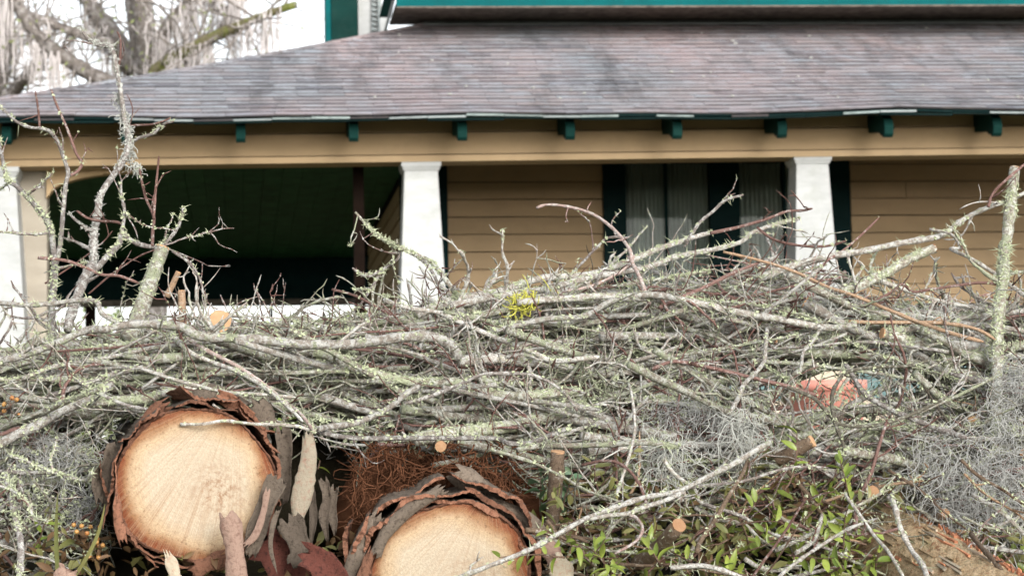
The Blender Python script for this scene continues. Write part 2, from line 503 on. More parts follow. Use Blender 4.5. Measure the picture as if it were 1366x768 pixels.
def mat_ground():
    s = NT('ground_soil', 0.95, 0.1)
    p = s.pos()
    k = s.mix(s.noise(p, 2.0, 8, 0.7), (0.10, 0.085, 0.05, 1), (0.07, 0.09, 0.035, 1))
    k = s.mix(s.ramp(s.noise(p, 60, 5, 0.8), [(0.45, 0.0), (0.65, 0.7)]), k, (0.2, 0.16, 0.1, 1))
    s.col(k); s.bump(s.noise(p, 30, 6, 0.7), 0.7, 0.03); return s.m


GROUND = mat_ground()


def mat_shade_fill():
    s = NT('pile_shade_fill', 0.95, 0.1)  # near-black tone stands in for shade deep inside the pile
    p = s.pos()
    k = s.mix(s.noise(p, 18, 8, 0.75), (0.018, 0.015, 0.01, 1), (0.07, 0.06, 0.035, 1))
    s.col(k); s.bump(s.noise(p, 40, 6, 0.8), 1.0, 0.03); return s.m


SHADE_FILL = mat_shade_fill()


def mat_glass():
    s = NT('window_glass', 0.05)
    t = s.t; out = t.nodes['Material Output']
    tr = s.n('ShaderNodeBsdfTransparent'); tr.inputs[0].default_value = (0.8, 0.85, 0.83, 1)
    gl = s.n('ShaderNodeBsdfGlossy'); gl.inputs['Roughness'].default_value = 0.03
    fr = s.n('ShaderNodeFresnel'); fr.inputs[0].default_value = 1.18
    mx = s.n('ShaderNodeMixShader')
    t.links.new(fr.outputs[0], mx.inputs[0]); t.links.new(tr.outputs[0], mx.inputs[1]); t.links.new(gl.outputs[0], mx.inputs[2])
    t.links.new(mx.outputs[0], out.inputs[0]); return s.m


GLASS = mat_glass()


def mat_curtain():
    s = NT('grey_curtain', 0.9, 0.1)
    s.col(s.mix(s.noise(s.mapping(s.pos(), (1, 1, 0.1)), 30, 3), (0.22, 0.215, 0.2, 1), (0.33, 0.325, 0.305, 1))); return s.m


CURTAIN = mat_curtain()
ROOF = mat_roof()

# ------------------------------------------------------------------ ground
def unit_(v): return v / (np.linalg.norm(v) + 1e-12)


g = Geo()
nx = 60
xs = np.concatenate([np.linspace(-900, -14, 10), np.linspace(-12, 16, 40), np.linspace(18, 900, 10)])
ys = np.concatenate([np.linspace(-60, 2, 6), np.linspace(2.5, 14, 34), np.linspace(16, 60, 12), np.linspace(90, 2000, 8)])
XX, YY = np.meshgrid(xs, ys)
ZZ = 0.03 * np.sin(XX * 1.3 + 0.6) * np.cos(YY * 0.9) * ((np.abs(XX) < 13) & (YY > 2.4) & (YY < 14.1))
V = np.stack([XX, YY, ZZ], -1).reshape(-1, 3)
i = np.arange(len(ys) - 1)[:, None] * len(xs); j = np.arange(len(xs) - 1)[None, :]
Q = np.stack([i + j, i + j + 1, i + j + 1 + len(xs), i + j + len(xs)], -1).reshape(-1, 4)
g.add(V, Q)
tag(link('ground', g.mesh('ground', GROUND)), 'dark soil and thin grass under the brush pile', None, None, 'structure')

# ------------------------------------------------------------------ house
YB, YW, YE, YT = 15.0, 16.8, 14.5, 17.05        # beam front, wall, eave, top of the porch roof
hb = P(700, 640, 16.0); hb[2] = 0.0
H = Thing('bungalow_house', hb, 'tan clapboard bungalow with shingled porch roof and white tapered columns', 'house')

# --- porch beam: two stacked fascia boards and a bottom moulding (it sags a little to one side)
bl, br = P(-260, 227, YB), P(1640, 203, YB)
lower_h = 0.155
B = H.part('porch_beam', beam(bl + [0, .0, .054], br + [0, .0, .054], 0.17, lower_h - .014), TAN)
H.part('backing', beam(bl + [0, .05, .03], br + [0, .05, .03], 0.1, .3), GREEN_TRIM, B)
H.part('frieze_board', beam(bl + [0, 0.02, .05 + lower_h], br + [0, 0.02, .05 + lower_h], 0.14, 0.15), TAN, B)
H.part('moulding', beam(bl + [0, -0.04, 0], br + [0, -0.04, 0], 0.22, 0.042), TAN, B)

# --- roof plane
eL, eR = P(-170, 157.5, YE), P(1560, 145, YE)
tL, tR = P(566, 40, YT), P(1560, 22, YT)
ex = (eR - eL); eLen = np.linalg.norm(ex); ex = ex / eLen
_up = (tL + tR) / 2 - (eL + eR) / 2
sx = _up - ex * (_up @ ex); slopeL = np.linalg.norm(sx); sx = sx / slopeL
nrm = np.cross(ex, sx); nrm /= np.linalg.norm(nrm)
hipx = (tL - eL) @ ex                           # the hip rises over this run
roof = H.holder('roof')


def wave(u):
    """old eave: it lifts and dips a little"""
    return 0.022 * math.exp(-((u - 6.55) / 0.33) ** 2) + 0.006 * math.sin(u * 2.1) + 0.004 * math.sin(u * 5.3 + 1)


def RP(u, v, w=0.0):
    fade = max(0.0, 1 - v / 0.7)
    return eL + ex * u + sx * v + nrm * (w + wave(u) * fade - 0.035 * math.sin(math.pi * min(1, max(0, v / slopeL))))


def hip_u(v):
    q = v / slopeL
    return hipx * (0.96 * q + 0.04 * q * q)


# deck under the shingles
g = Geo(); N = 40; rows = 8
vv = []
for a in range(rows + 1):
    v = slopeL * a / rows
    for b in range(N + 1):
        u0 = hip_u(v); u = u0 + (eLen - u0) * b / N
        vv.append(RP(u, v, -0.012))
lo = len(vv)
for a in range(rows + 1):
    v = slopeL * a / rows
    for b in range(N + 1):
        u0 = hip_u(v); u = u0 + (eLen - u0) * b / N
        vv.append(RP(u, v, -0.035))
qq = []
for a in range(rows):
    for b in range(N):
        k = a * (N + 1) + b
        qq.append([k, k + 1, k + N + 2, k + N + 1]); qq.append([lo + k, lo + k + N + 1, lo + k + N + 2, lo + k + 1])
for b in range(N): qq.append([b, lo + b, lo + b + 1, b + 1])
g.add(vv, qq); H.part('roof_deck', g, GREEN_TRIM, roof)
# the other slope of the hip and the flat top, unseen from the front but closing the roof
cor = [eL + [0, 0, -0.03], tL + [0, 0, -0.03], tL + [0, 9, -0.03], eL + [0, 11, -0.03]]
g = Geo(); g.box8(cor + [c + [0, 0, 0.02] for c in cor]); H.part('side_slope', g, ROOF, roof)

# shingles
EXPO, TABW = 0.112, 0.31
nrow = int(slopeL / EXPO) + 1
tabs = []
for r_ in range(nrow):
    v0 = r_ * EXPO - 0.02
    v1 = min(v0 + EXPO + 0.035, slopeL)
    u = -TABW * (0.5 * (r_ % 2)) + R.uniform(-.02, .02)
    while u < eLen:
        ua = u + 0.0015; ub = min(u + TABW - 0.0015, eLen); u += TABW
        lim0, lim1 = hip_u(max(v0, 0)), hip_u(v1)
        if ub < lim0 + 0.02: continue
        a0 = max(ua, lim0); a1 = max(ua, min(lim1, ub - 0.005))
        px, py = proj(RP((ua + ub) / 2, v0))
        tabs.append((py + (0 if -40 < px < 1400 else -1000), a0, a1, ub, v0, v1, r_))
tabs.sort(key=lambda t: -t[0])


def tab_geo(g, t):
    _, a0, a1, ub, v0, v1, r_ = t
    lift = R.uniform(0.007, 0.012); d = R.uniform(-.006, .006)
    b0 = 0.0005
    V = [RP(a0, v0 + d, b0), RP(ub, v0 + d, b0), RP(ub, v1, b0 - .004), RP(a1, v1, b0 - .004),
         RP(a0, v0 + d, b0 + lift), RP(ub, v0 + d, b0 + lift), RP(ub, v1, b0 + .002), RP(a1, v1, b0 + .002)]
    g.add(V, [[3, 2, 1, 0], [4, 5, 6, 7], [1, 2, 6, 5], [2, 3, 7, 6], [3, 0, 4, 7]], a=R.random())
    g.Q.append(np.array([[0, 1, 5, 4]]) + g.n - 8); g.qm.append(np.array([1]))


for t in tabs[:300]:
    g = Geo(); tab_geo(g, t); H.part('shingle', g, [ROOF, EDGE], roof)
g = Geo()
for t in tabs[300:]: tab_geo(g, t)
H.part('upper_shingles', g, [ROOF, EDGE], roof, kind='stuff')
# hip caps
ncap = 30
for k in range(ncap):
    va, vb = slopeL * k / ncap, slopeL * (k + 1.25) / ncap
    vb = min(vb, slopeL)
    a, b = RP(hip_u(va), va, 0.014), RP(hip_u(vb), vb, 0.008)
    d = ex * 0.105; l = np.array([-0.10, 0.03, -0.035])
    up = nrm * 0.012
    g = Geo(); g.box8([a + l, a + d - nrm * .004, b + d - nrm * .004, b + l, a + up + l * .9, a + up + d * 0.98, b + up * .6 + d * 0.98, b + up * .6 + l * .9], a=R.random())
    H.part('hip_cap', g, ROOF, roof)
# eave: drip edge (pale, broken up) over a dark board
NSEG = 34
for k in range(NSEG):
    u0, u1 = eLen * k / NSEG, eLen * (k + 1) / NSEG - 0.004
    w0 = -0.036 + R.uniform(-.007, .006)
    f = np.array([0, -0.018, 0])
    dz = np.array([0, 0, -0.009 - R.uniform(0, .006)])
    a, b = RP(u0, 0, w0 + .02) + f, RP(u1, 0, w0 + .02) + f
    g = Geo(); bk = np.array([0, 0.05, 0])
    g.box8([a + dz, b + dz, b + dz + bk, a + dz + bk, a, b, b + bk, a + bk]); H.part('drip_edge', g, R.choice([DRIP, EDGE, FLASH, GREEN_TRIM]), roof)
    a2, b2 = a + dz + [0, .012, -.001], b + dz + [0, .012, -.001]
    if k % 2 == 0:
        u1b = min(eLen, eLen * (k + 2) / NSEG) - .003
        b3 = RP(u1b, 0, w0 + .02) + f + dz + [0, .012, -.001]
        g = Geo(); dd = np.array([0, 0, -0.012]); g.box8([a2 + dd, b3 + dd, b3 + dd + bk, a2 + dd + bk, a2, b3, b3 + bk, a2 + bk]); H.part('fascia_strip', g, GREEN_TRIM, roof)

# --- rafter tails with a scrolled end
prof = [(0, 0), (0.035, -0.012), (0.07, -0.034), (0.085, -0.075), (0.075, -0.112), (0.05, -0.128), (0.028, -0.122), (-0.0, -0.098), (-0.018, -0.108), (-0.06, -0.1), (-0.5, -0.1), (-0.5, 0)]
for px in (-150, 8, 168, 321, 472, 617, 761, 904, 1044, 1186, 1331, 1480):
    py = 155.5 + (px * -9.5 / 1366)
    p0 = P(px, py + 5, YE + 0.1)
    wd = 0.03
    g = Geo(); n = len(prof)
    fr = [p0 + np.array([s_ * wd, 0.09 - dx, dz + (0.28 * (0.09 - dx - 0.0) if dx < -0.02 else 0.01) * 0.5]) for s_ in (-1, 1) for dx, dz in [(x_, z_ * 1.2) for x_, z_ in prof]]
    Qs = [[k, (k + 1) % n, n + (k + 1) % n, n + k] for k in range(n)]
    c0 = np.mean(fr[:6], axis=0); 
    T = []
    # side caps: fan from a point inside the scroll, and the straight shank as a quad
    for s_ in (0, n):
        tri = [(0, 1, 2), (0, 2, 3), (0, 3, 4), (0, 4, 5), (0, 5, 6), (0, 6, 7), (0, 7, 8), (0, 8, 9), (0, 9, 10), (0, 10, 11)]
        for a, b, c in tri: T.append((s_ + a, s_ + b, s_ + c) if s_ else (s_ + a, s_ + c, s_ + b))
    g.add(fr, Qs, T); H.part('rafter_tail', g, GREEN)

# --- columns: tapered shaft, cap in two steps
zk = 0.45 + 0.80           # top of the knee wall


def column(px0, px1, pyt, wtop, wbot, name='column'):
    a, b = P(px0, pyt, YB), P(px1, pyt, YB)
    c = (a + b) / 2; zt = c[2] + 0.012; cx, cy = c[0], YB + 0.1
    h = H.holder(name)
    def ring(w, z): return [[cx - w / 2, cy - w / 2, z], [cx + w / 2, cy - w / 2, z], [cx + w / 2, cy + w / 2, z], [cx - w / 2, cy + w / 2, z]]
    g = Geo(); g.box8(ring(wbot, zk + .002) + ring(wtop, zt - 0.062)); H.part('shaft', g, WHITE, h)
    g = Geo(); g.box8(ring(wtop + 0.012, zt - 0.0615) + ring(wtop + 0.036, zt - 0.034)); H.part('neck_moulding', g, WHITE, h)
    g = Geo(); g.box8(ring(wtop + 0.042, zt - 0.0335) + ring(wtop + 0.044, zt - .002)); H.part('capital', g, WHITE, h)
    g = Geo(); g.box8(ring(wbot + .07, 0.0) + ring(wbot + .07, zk)); H.part('pier', g, CREAM, h)


column(536, 587, 218, 0.218, 0.33)
column(1059, 1107, 209, 0.218, 0.33)
column(1585, 1635, 205, 0.218, 0.33)
column(-40, 26, 226, 0.27, 0.42)

# knee wall between the piers of the closed bays
def fx(px, Y): return P(px, 400, Y)[0]
x1, x2, x3 = fx(561, YB), fx(1083, YB), fx(1640, YB)
for xa, xb in ((x1 + .22, x2 - .22), (x2 + .22, x3 - .2)):
    h = H.holder('knee_wall')
    g = Geo(); g.box(xa, xb, YB + .03, YB + .17, 0, zk - .34); H.part('foundation', g, CREAM, h)
    for k in range(2):
        g = Geo(); g.box(xa, xb, YB + .02, YB + .18, zk - .34 + .145 * k + .003, zk - .34 + .145 * (k + 1) - .002); H.part('board', g, TEALGREY, h)
    g = Geo(); g.box(xa - .02, xb + .02, YB - .02, YB + .22, zk - .048, zk - .004); H.part('rail_cap', g, TEALGREY, h)
g = Geo(); g.box(x1 - .1, x3 + 3, YB + .2, YW, 0.0, 0.42); H.part('porch_floor', g, WOODGREY)
# porch ceiling of the closed bays
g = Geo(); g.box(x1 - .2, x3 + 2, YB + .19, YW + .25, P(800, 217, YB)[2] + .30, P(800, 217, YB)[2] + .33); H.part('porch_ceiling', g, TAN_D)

# --- house wall: lapped boards
xa, xb = fx(599, YW), fx(808, YW)
xc, xd = fx(1138, YW), fx(1760, YW)
ztop = P(700, 218.5, YW)[2]
wall = H.holder('house_wall')
zref = P(700, 242.5, YW)[2]; pitch = 0.1292
def lap(x0, x1, z0, z1, nm='board'):
    g = Geo(); lp = R.uniform(-.0015, .0015); o = R.uniform(-.004, .004)
    y0 = YW - 0.017 + o * .3; y1 = YW - 0.004
    g.box8([[x0, y0, z0 + lp], [x1, y0, z0 - lp], [x1, YW + .02, z0 - lp], [x0, YW + .02, z0 + lp],
            [x0, y1, z1 + lp], [x1, y1, z1 - lp], [x1, YW + .02, z1 - lp], [x0, YW + .02, z1 + lp]])
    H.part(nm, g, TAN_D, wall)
zwb = P(900, 452, YW)[2]
k = -14
for k in range(-13, 4):
    z0 = zref + k * pitch
    if z0 < 0.4: continue
    z1 = z0 + pitch - .006
    for p_, q_, pr_ in ((xa, xb - .003, .1), (xc + .003, xd, .2)):
        if R.random() < pr_:
            j_ = p_ + R.uniform(.3, 1.0) if q_ - p_ > 1.3 else p_ + R.uniform(.3, .8)
            lap(p_, j_ - .0015, z0, z1); lap(j_ + .0015, q_, z0, z1)
        else: lap(p_, q_, z0, z1)
    if z1 < zwb - .06: lap(xb, xc, z0, z1)
g = Geo(); g.box(xa - .3, xd, YW + .021, YW + .06, 0.3, zref + 4.2 * pitch); H.part('sheathing', g, DARKIN, wall)
# dark casing at the corner beside the carport
xk = fx(536, YW)
g = Geo(); g.box(xk, xa - .003, YW - .03, YW + .12, 0.3, zref + 4.1 * pitch); H.part('corner_casing', g, GREEN_TRIM)

# --- window group: frame, mullions, panes with curtains
win = H.holder('window')
zwt = P(900, 214, YW)[2] + .02
yf = YW - .05
def wx(px): return fx(px, YW - .05)
for a, b in ((808, 838), (950, 990), (1108, 1138)):
    g = Geo(); g.box(wx(a), wx(b), yf, YW + .02, zwb, zwt); H.part('jamb', g, GREEN_TRIM, win)
for a in (890, 1049):
    g = Geo(); g.box(wx(a), wx(a + 4), yf + .012, YW + .02, zwb, zwt - .05); H.part('sash_bar', g, GREEN_TRIM, win)
g = Geo(); g.box(wx(838), wx(950), yf + .006, YW + .02, zwt - .045, zwt); H.part('head', g, GREEN_TRIM, win)
g = Geo(); g.box(wx(990), wx(1108), yf + .006, YW + .02, zwt - .045, zwt); H.part('head', g, GREEN_TRIM, win)
g = Geo(); g.box(wx(800), wx(1146), yf - .04, YW + .02, zwb - .05, zwb - .002); H.part('sill', g, GREEN_TRIM, win)
zm = zwb + 0.12
for a, b in ((838, 890), (894, 950), (990, 1049), (1053, 1108)):
    x0, x1_ = wx(a) + .001, wx(b) - .001
    g = Geo(); g.box(x0, x1_, yf + .02, yf + .024, zwb + .001, zwt - .046); H.part('pane', g, GLASS, win)
    g = Geo(); nn = 60
    t = np.linspace(0, 1, nn); wy = 0.012 * np.sin(t * 2 * math.pi * 9 + R.random() * 6) + 0.006 * np.sin(t * 41 + R.random() * 5)
    x = x0 + t * (x1_ - x0)
    top = np.stack([x, YW + .0 + wy * .6, np.full(nn, zwt)], -1); bot = np.stack([x + .004 * np.sin(t * 60), YW + .0 + wy, np.full(nn, zwb + .01)], -1)
    V = np.concatenate([bot, top, bot + [0, .003, 0], top + [0, .003, 0]])
    ii = np.arange(nn - 1)
    g.add(V, np.concatenate([np.stack([ii, ii + 1, ii + nn + 1, ii + nn], -1), np.stack([ii + 2 * nn, ii + 3 * nn, ii + 3 * nn + 1, ii + 2 * nn + 1], -1)]))
    H.part('curtain', g, CURTAIN, win, smooth=True)

# --- carport beside the house: ceiling boards, side wall, far beam, posts
zc = 0.45 + 2.22
yfar = 23.2
xl = fx(-70, YB)
cp = H.holder('carport_ceiling')
nb = 24; wb_ = (xk - (xl - .4)) / nb
for k in range(nb):
    x0 = xl - .4 + wb_ * k
    g = Geo(); dz = R.uniform(-.004, .004); g.box(x0 + .001, x0 + wb_ - .001, YB + .19, yfar - .004, zc + dz, zc + dz + .03); H.part('ceiling_board', g, CEIL, cp)
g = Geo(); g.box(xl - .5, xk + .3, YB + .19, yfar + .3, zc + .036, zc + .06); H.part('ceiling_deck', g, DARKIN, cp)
sw = H.holder('carport_side_wall')
zz = 0.3
while zz < zc - .05:
    z1 = min(zz + pitch - .005, zc - .006)
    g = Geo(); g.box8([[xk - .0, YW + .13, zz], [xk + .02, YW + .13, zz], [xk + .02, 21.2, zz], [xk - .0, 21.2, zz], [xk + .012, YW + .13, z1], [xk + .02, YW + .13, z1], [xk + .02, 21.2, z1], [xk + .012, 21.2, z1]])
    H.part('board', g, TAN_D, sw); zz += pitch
g = Geo(); g.box(xk + .021, xk + .1, YW + .13, 21.2, 0, zc - .004); H.part('sheathing', g, DARKIN, sw)
zf = P(300, 407, yfar)[2]
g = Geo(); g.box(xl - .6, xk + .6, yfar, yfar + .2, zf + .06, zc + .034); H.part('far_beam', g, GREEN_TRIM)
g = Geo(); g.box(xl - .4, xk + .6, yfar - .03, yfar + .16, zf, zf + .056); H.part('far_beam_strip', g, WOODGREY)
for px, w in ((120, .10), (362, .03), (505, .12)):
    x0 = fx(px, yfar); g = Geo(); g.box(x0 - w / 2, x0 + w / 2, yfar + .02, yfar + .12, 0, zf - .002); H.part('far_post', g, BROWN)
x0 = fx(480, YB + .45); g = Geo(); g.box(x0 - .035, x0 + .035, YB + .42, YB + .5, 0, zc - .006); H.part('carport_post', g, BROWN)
# tan pilaster with a curved brace under the beam at the open end
x0, x1_ = fx(16, YB + .32), fx(64, YB + .32)
zb = P(60, 224, YB)[2]
g = Geo(); g.box(x0, x1_, YB + .24, YB + .44, 0, zc - .006); H.part('pilaster', g, BEIGE)
g = Geo(); nn = 14; w = fx(185, YB) - x1_; hh = .17
t = np.linspace(0, 1, nn)
arc = np.stack([x1_ + w * t, np.full(nn, YB + .2), zb - .002 - hh * (1 - np.sqrt(np.clip(1 - (1 - t) ** 2, 0, 1)))], -1)
top = arc.copy(); top[:, 2] = zb + .02
V = np.concatenate([arc, top, arc + [0, .1, 0], top + [0, .1, 0]]); ii = np.arange(nn - 1)
g.add(V, np.concatenate([np.stack([ii, ii + 1, ii + nn + 1, ii + nn], -1), np.stack([ii + 2 * nn, ii + 3 * nn, ii + 3 * nn + 1, ii + 2 * nn + 1], -1), np.stack([ii, ii + 2 * nn, ii + 2 * nn + 1, ii + 1], -1)]))
H.part('curved_brace', g, TAN)

# --- upper floor above the porch roof: flashing, dark gap, boards, teal fascia
g = quadbox(RP(hipx - .04, slopeL - .09, .014), RP(eLen, slopeL - .09, .014), RP(eLen, slopeL + .03, .022), RP(hipx + .05, slopeL + .03, .022), nrm * .008)
H.part('flashing', g, FLASH)
ub = P(575, 37, YT + .08); uc = P(1600, 20, YT + .08)
upw = H.holder('upper_wall')
for k in range(5):
    a = ub + [R.uniform(-.02, .08), R.uniform(-.01, .01), .004 + k * .075]; b = uc + [0, 0, .004 + k * .075]
    H.part('board', beam(a, b, .05, .066), WOODGREY, upw)
g = Geo(); g.box(ub[0] - .05, uc[0], YT + .14, YT + .2, ub[2] - .3, ub[2] + 2.5); H.part('sheathing', g, DARKIN, upw)
fa, fb = P(529, 9.5, 16.35), P(1620, 6, 16.35)
H.part('upper_fascia', beam(fa, fb, .05, .22), TEAL)
H.part('fascia_lip', beam(fa + [0, -.02, -.012], fb + [0, -.02, -.012], .05, .011), WOODGREY)
sa, sb = fa + [0.002, .052, .03], fb + [0, .052, .03]
H.part('soffit', beam(sa, sb, YT + .13 - 16.41, .02), WOODGREY)
H.part('soffit_joist', beam(P(575, 21, YT - .1), P(676, 21, YT - .1), .1, .035), WOODGREY)
# sloping barge board at the end of the fascia with its pale edge
p0, p1 = P(513, 52, 16.9), P(531, -14, 16.36)
q = np.array([.06, 0, 0])
g = Geo(); g.box8([p0 - q * .35, p0, p0 + [0, .1, 0], p0 - q * .35 + [0, .1, 0], p1 - q * .35, p1, p1 + [0, .1, 0], p1 - q * .35 + [0, .1, 0]]); H.part('barge_edge', g, FLASH)
p2, p3 = P(506, 22, 17.2), P(522, 22, 17.0)
g = quadbox(p2, p3, P(532, -20, 16.5), P(516, -20, 16.7), (0, .05, 0)); H.part('bracket', g, GREEN)
# green corner post, white wall strip, scalloped strip
def vstrip(pa, pb, pyb, Y, th, nm, m):
    a, b = P(pa, pyb, Y), P(pb, pyb, Y); c, d = P(pb, -60, Y), P(pa, -60, Y)
    c[0], d[0] = b[0], a[0]
    return H.part(nm, quadbox(a, b, c, d, (0, th, 0)), m)
vstrip(443, 478, 85, 17.6, .3, 'corner_post', GREEN)
vstrip(435, 442.6, 85, 17.62, .28, 'post_edge', TEAL)
vstrip(478.5, 510, 75, 17.75, .1, 'white_wall_strip', WHITE)
vstrip(505, 509, 70, 17.7, .02, 'downpipe', FLASH)
sc = H.holder('scalloped_trim')
for k in range(14):
    a = P(496, 60 - k * 6.5, 17.7); b = P(504.5, 60 - k * 6.5, 17.7); c = P(496.5, 55 - k * 6.5, 17.7)
    g = Geo(); th = np.array([0, .03, 0])
    g.add([a, b, c, a + th, b + th, c + th], [[0, 1, 4, 3], [1, 2, 5, 4], [2, 0, 3, 5]], [[0, 2, 1], [3, 4, 5]]); H.part('scallop', g, FLASH, sc)
g = quadbox(P(507, 52, 17.3), P(517, 52, 17.3), P(517, 22, 17.3), P(507, 22, 17.3), (0, .05, 0)); H.part('white_trim', g, WHITE)
g = Geo(); c = P(527, 48, 16.95)
an = np.linspace(0, 2 * math.pi, 9)[:-1]
g.add([c + [0.035 * math.cos(t) * (1 + .3 * math.sin(3 * t)), -.01, .018 * math.sin(t)] for t in an] + [c + [0, -.03, .01], c + [0, .04, 0]],
      None, [[k, (k + 1) % 8, 8] for k in range(8)] + [[(k + 1) % 8, k, 9] for k in range(8)])
H.part('mortar_lump', g, CREAM, smooth=True)
# bits of twig fallen on the roof
g = Geo()
for k in range(46):
    u = R.uniform(2.6, eLen - .4); v = R.uniform(.1, slopeL - .2)
    if u < hip_u(v) + .2: continue
    a = RP(u, v, .02); d = ex * R.uniform(-.03, .03) + sx * R.uniform(-.015, .015)
    g.tube([a, a + d * .5 + nrm * .004, a + d], [.005, .006, .003], 4)
tag(link('roof_debris', g.mesh('roof_debris', LICHEN_G)), 'scattered pale bits of twig lying on the shingles', 'debris', None, 'stuff')

# salmon tub in front of the knee wall
cs = P(1104, 536, 9.6)
g = Geo(); ns = 28
an = np.arange(ns) * 2 * math.pi / ns
def rng_(r, z): return np.stack([cs[0] + r * np.cos(an), cs[1] + r * np.sin(an), np.full(ns, z)], -1)
zt = P(1104, 508, 9.6)[2]
prof2 = [(.12, zt - .62), (.135, zt - .3), (.15, zt - .045), (.168, zt - .045), (.17, zt), (.158, zt), (.14, zt - .3)]
V = np.concatenate([rng_(r, z) for r, z in prof2]); ii = np.arange(ns)
Q = np.concatenate([np.stack([k * ns + ii, k * ns + (ii + 1) % ns, (k + 1) * ns + (ii + 1) % ns, (k + 1) * ns + ii], -1) for k in range(len(prof2) - 1)])
g.add(V, Q)
tub = Thing('plastic_tub', (cs[0], cs[1], zt - .62), 'salmon pink plastic tub behind the branch tangle near the porch knee wall', 'tub', geo=g, mats=SALMON)
g = Geo(); cb = Geo()
g.box(cs[0] - .25, cs[0] + .25, cs[1] - .2, cs[1] + .2, 0, zt - .622)
Thing('wooden_crate', (cs[0], cs[1], 0), 'weathered wooden crate standing under the salmon tub', 'crate', geo=g, mats=WOODGREY, smooth=False)

# ------------------------------------------------------------------ live oak with spanish moss behind the house
YO = 30.0
ob = P(200, 640, YO); ob[2] = 0
OAK = Thing('oak_tree', ob, 'moss-draped live oak with spreading limbs rising behind the roof', 'tree')
OAKBARK = bark_mat('oak_bark', (0.16, 0.135, 0.12, 1), (0.26, 0.23, 0.205, 1), (0.4, 0.37, 0.35, 1), 0.45, (0.15, 0.18, 0.05, 1), 0.25, None, .12)
OAKMOSS = bark_mat('oak_bark_mossy', (0.13, 0.11, 0.06, 1), (0.2, 0.18, 0.1, 1), (0.3, 0.28, 0.2, 1), 0.3, (0.2, 0.23, 0.05, 1), 0.6, None, .12)
limbs = [
    ('trunk', 15, 12, 0, OAKBARK, [(205, 690), (207, 400), (206, 200), (203, 110), (196, 60), (190, 0), (184, -90)]),
    ('limb', 11, 8, .3, OAKBARK, [(205, 118), (188, 70), (178, 20), (172, -60)]),
    ('limb', 9, 6, -.4, OAKBARK, [(203, 85), (218, 45), (238, 18), (258, -4), (285, -40)]),
    ('limb', 9, 4, -.6, OAKMOSS, [(205, 100), (228, 80), (252, 68), (285, 50), (315, 37), (350, 22), (393, 7)]),
    ('limb', 7, 5, -.6, OAKBARK, [(292, 46), (305, 28), (314, 6), (318, -40)]),
    ('limb', 10, 7, .2, OAKBARK, [(203, 140), (165, 118), (130, 104), (100, 86), (70, 66), (48, 45), (30, 18), (8, -30)]),
    ('limb', 8, 8, .8, OAKBARK, [(60, 66), (45, 92), (28, 110), (12, 132), (-10, 180)]),
    ('limb', 13, 9, .9, OAKBARK, [(178, 90), (150, 45), (128, 18), (105, -20)]),
    ('limb', 7, 4, .9, OAKBARK, [(150, 60), (90, 40), (40, 20), (-10, 0)]),
    ('limb', 12, 10, 1.5, OAKBARK, [(-10, 170), (0, 90), (8, 30), (5, -50)]),
]
hang = []
for nm, r0, r1, dy, mt_, pts in limbs:
    n = len(pts)
    p3 = [P(x, y, YO + dy * (1 + .4 * k)) for k, (x, y) in enumerate(pts)]
    c = catmull(p3, 5); g = Geo(); g.tube(c, np.linspace(r0, r1, len(c)) * 1.15 * YO / F * (1 + rng.normal(0, .05, len(c))), 10, .05)
    OAK.part(nm, g, mt_, smooth=True)
    if nm == 'limb': hang += list(c)
# fine twigs
g = Geo()
for k in range(240):
    a = hang[R.randrange(len(hang))]; d = np.array([R.gauss(0, 1), R.gauss(0, .7), R.gauss(0.1, .8)]); L = R.uniform(.3, 1.5)
    pp = [a]
    for q in range(5): d = d / np.linalg.norm(d) + rng.normal(0, .25, 3); pp.append(pp[-1] + d * L / 6)
    g.tube(pp, np.linspace(.018, .005, 6), 4)
OAK.part('twigs', g, OAKBARK, kind='stuff')
# hanging moss beards
g = Geo()
for k in range(40):
    a = hang[R.randrange(len(hang))] + rng.normal(0, .05, 3)
    L = R.uniform(.35, 1.5); W_ = R.uniform(.04, .12)
    for q in range(34):
        s0 = a + np.array([R.gauss(0, W_), R.gauss(0, W_), R.uniform(-.1, .05)])
        ll = L * R.uniform(.4, 1); m_ = 6
        zz_ = np.linspace(0, -ll, m_); pp = s0 + np.stack([np.cumsum(rng.normal(0, .02, m_)), np.cumsum(rng.normal(0, .02, m_)), zz_], -1)
        g.tube(pp, np.linspace(.009, .004, m_) * R.uniform(.6, 1.4), 3, cap=False)
OAK.part('moss_beards', g, FARMOSS, kind='stuff')
# sparse leaves
g = Geo()
for k in range(1100):
    a = hang[R.randrange(len(hang))] + rng.normal(0, 1, 3) * [.7, .8, .5]
    u_ = rng.normal(0, 1, 3); u_ /= np.linalg.norm(u_); w_ = np.cross(u_, rng.normal(0, 1, 3)); w_ /= np.linalg.norm(w_)
    s_ = R.uniform(.02, .045)
    g.add([a - u_ * s_, a + w_ * s_ * .4, a + u_ * s_, a - w_ * s_ * .4], [[0, 1, 2, 3]])
OAK.part('crown', g, LEAF_FAR, kind='stuff')

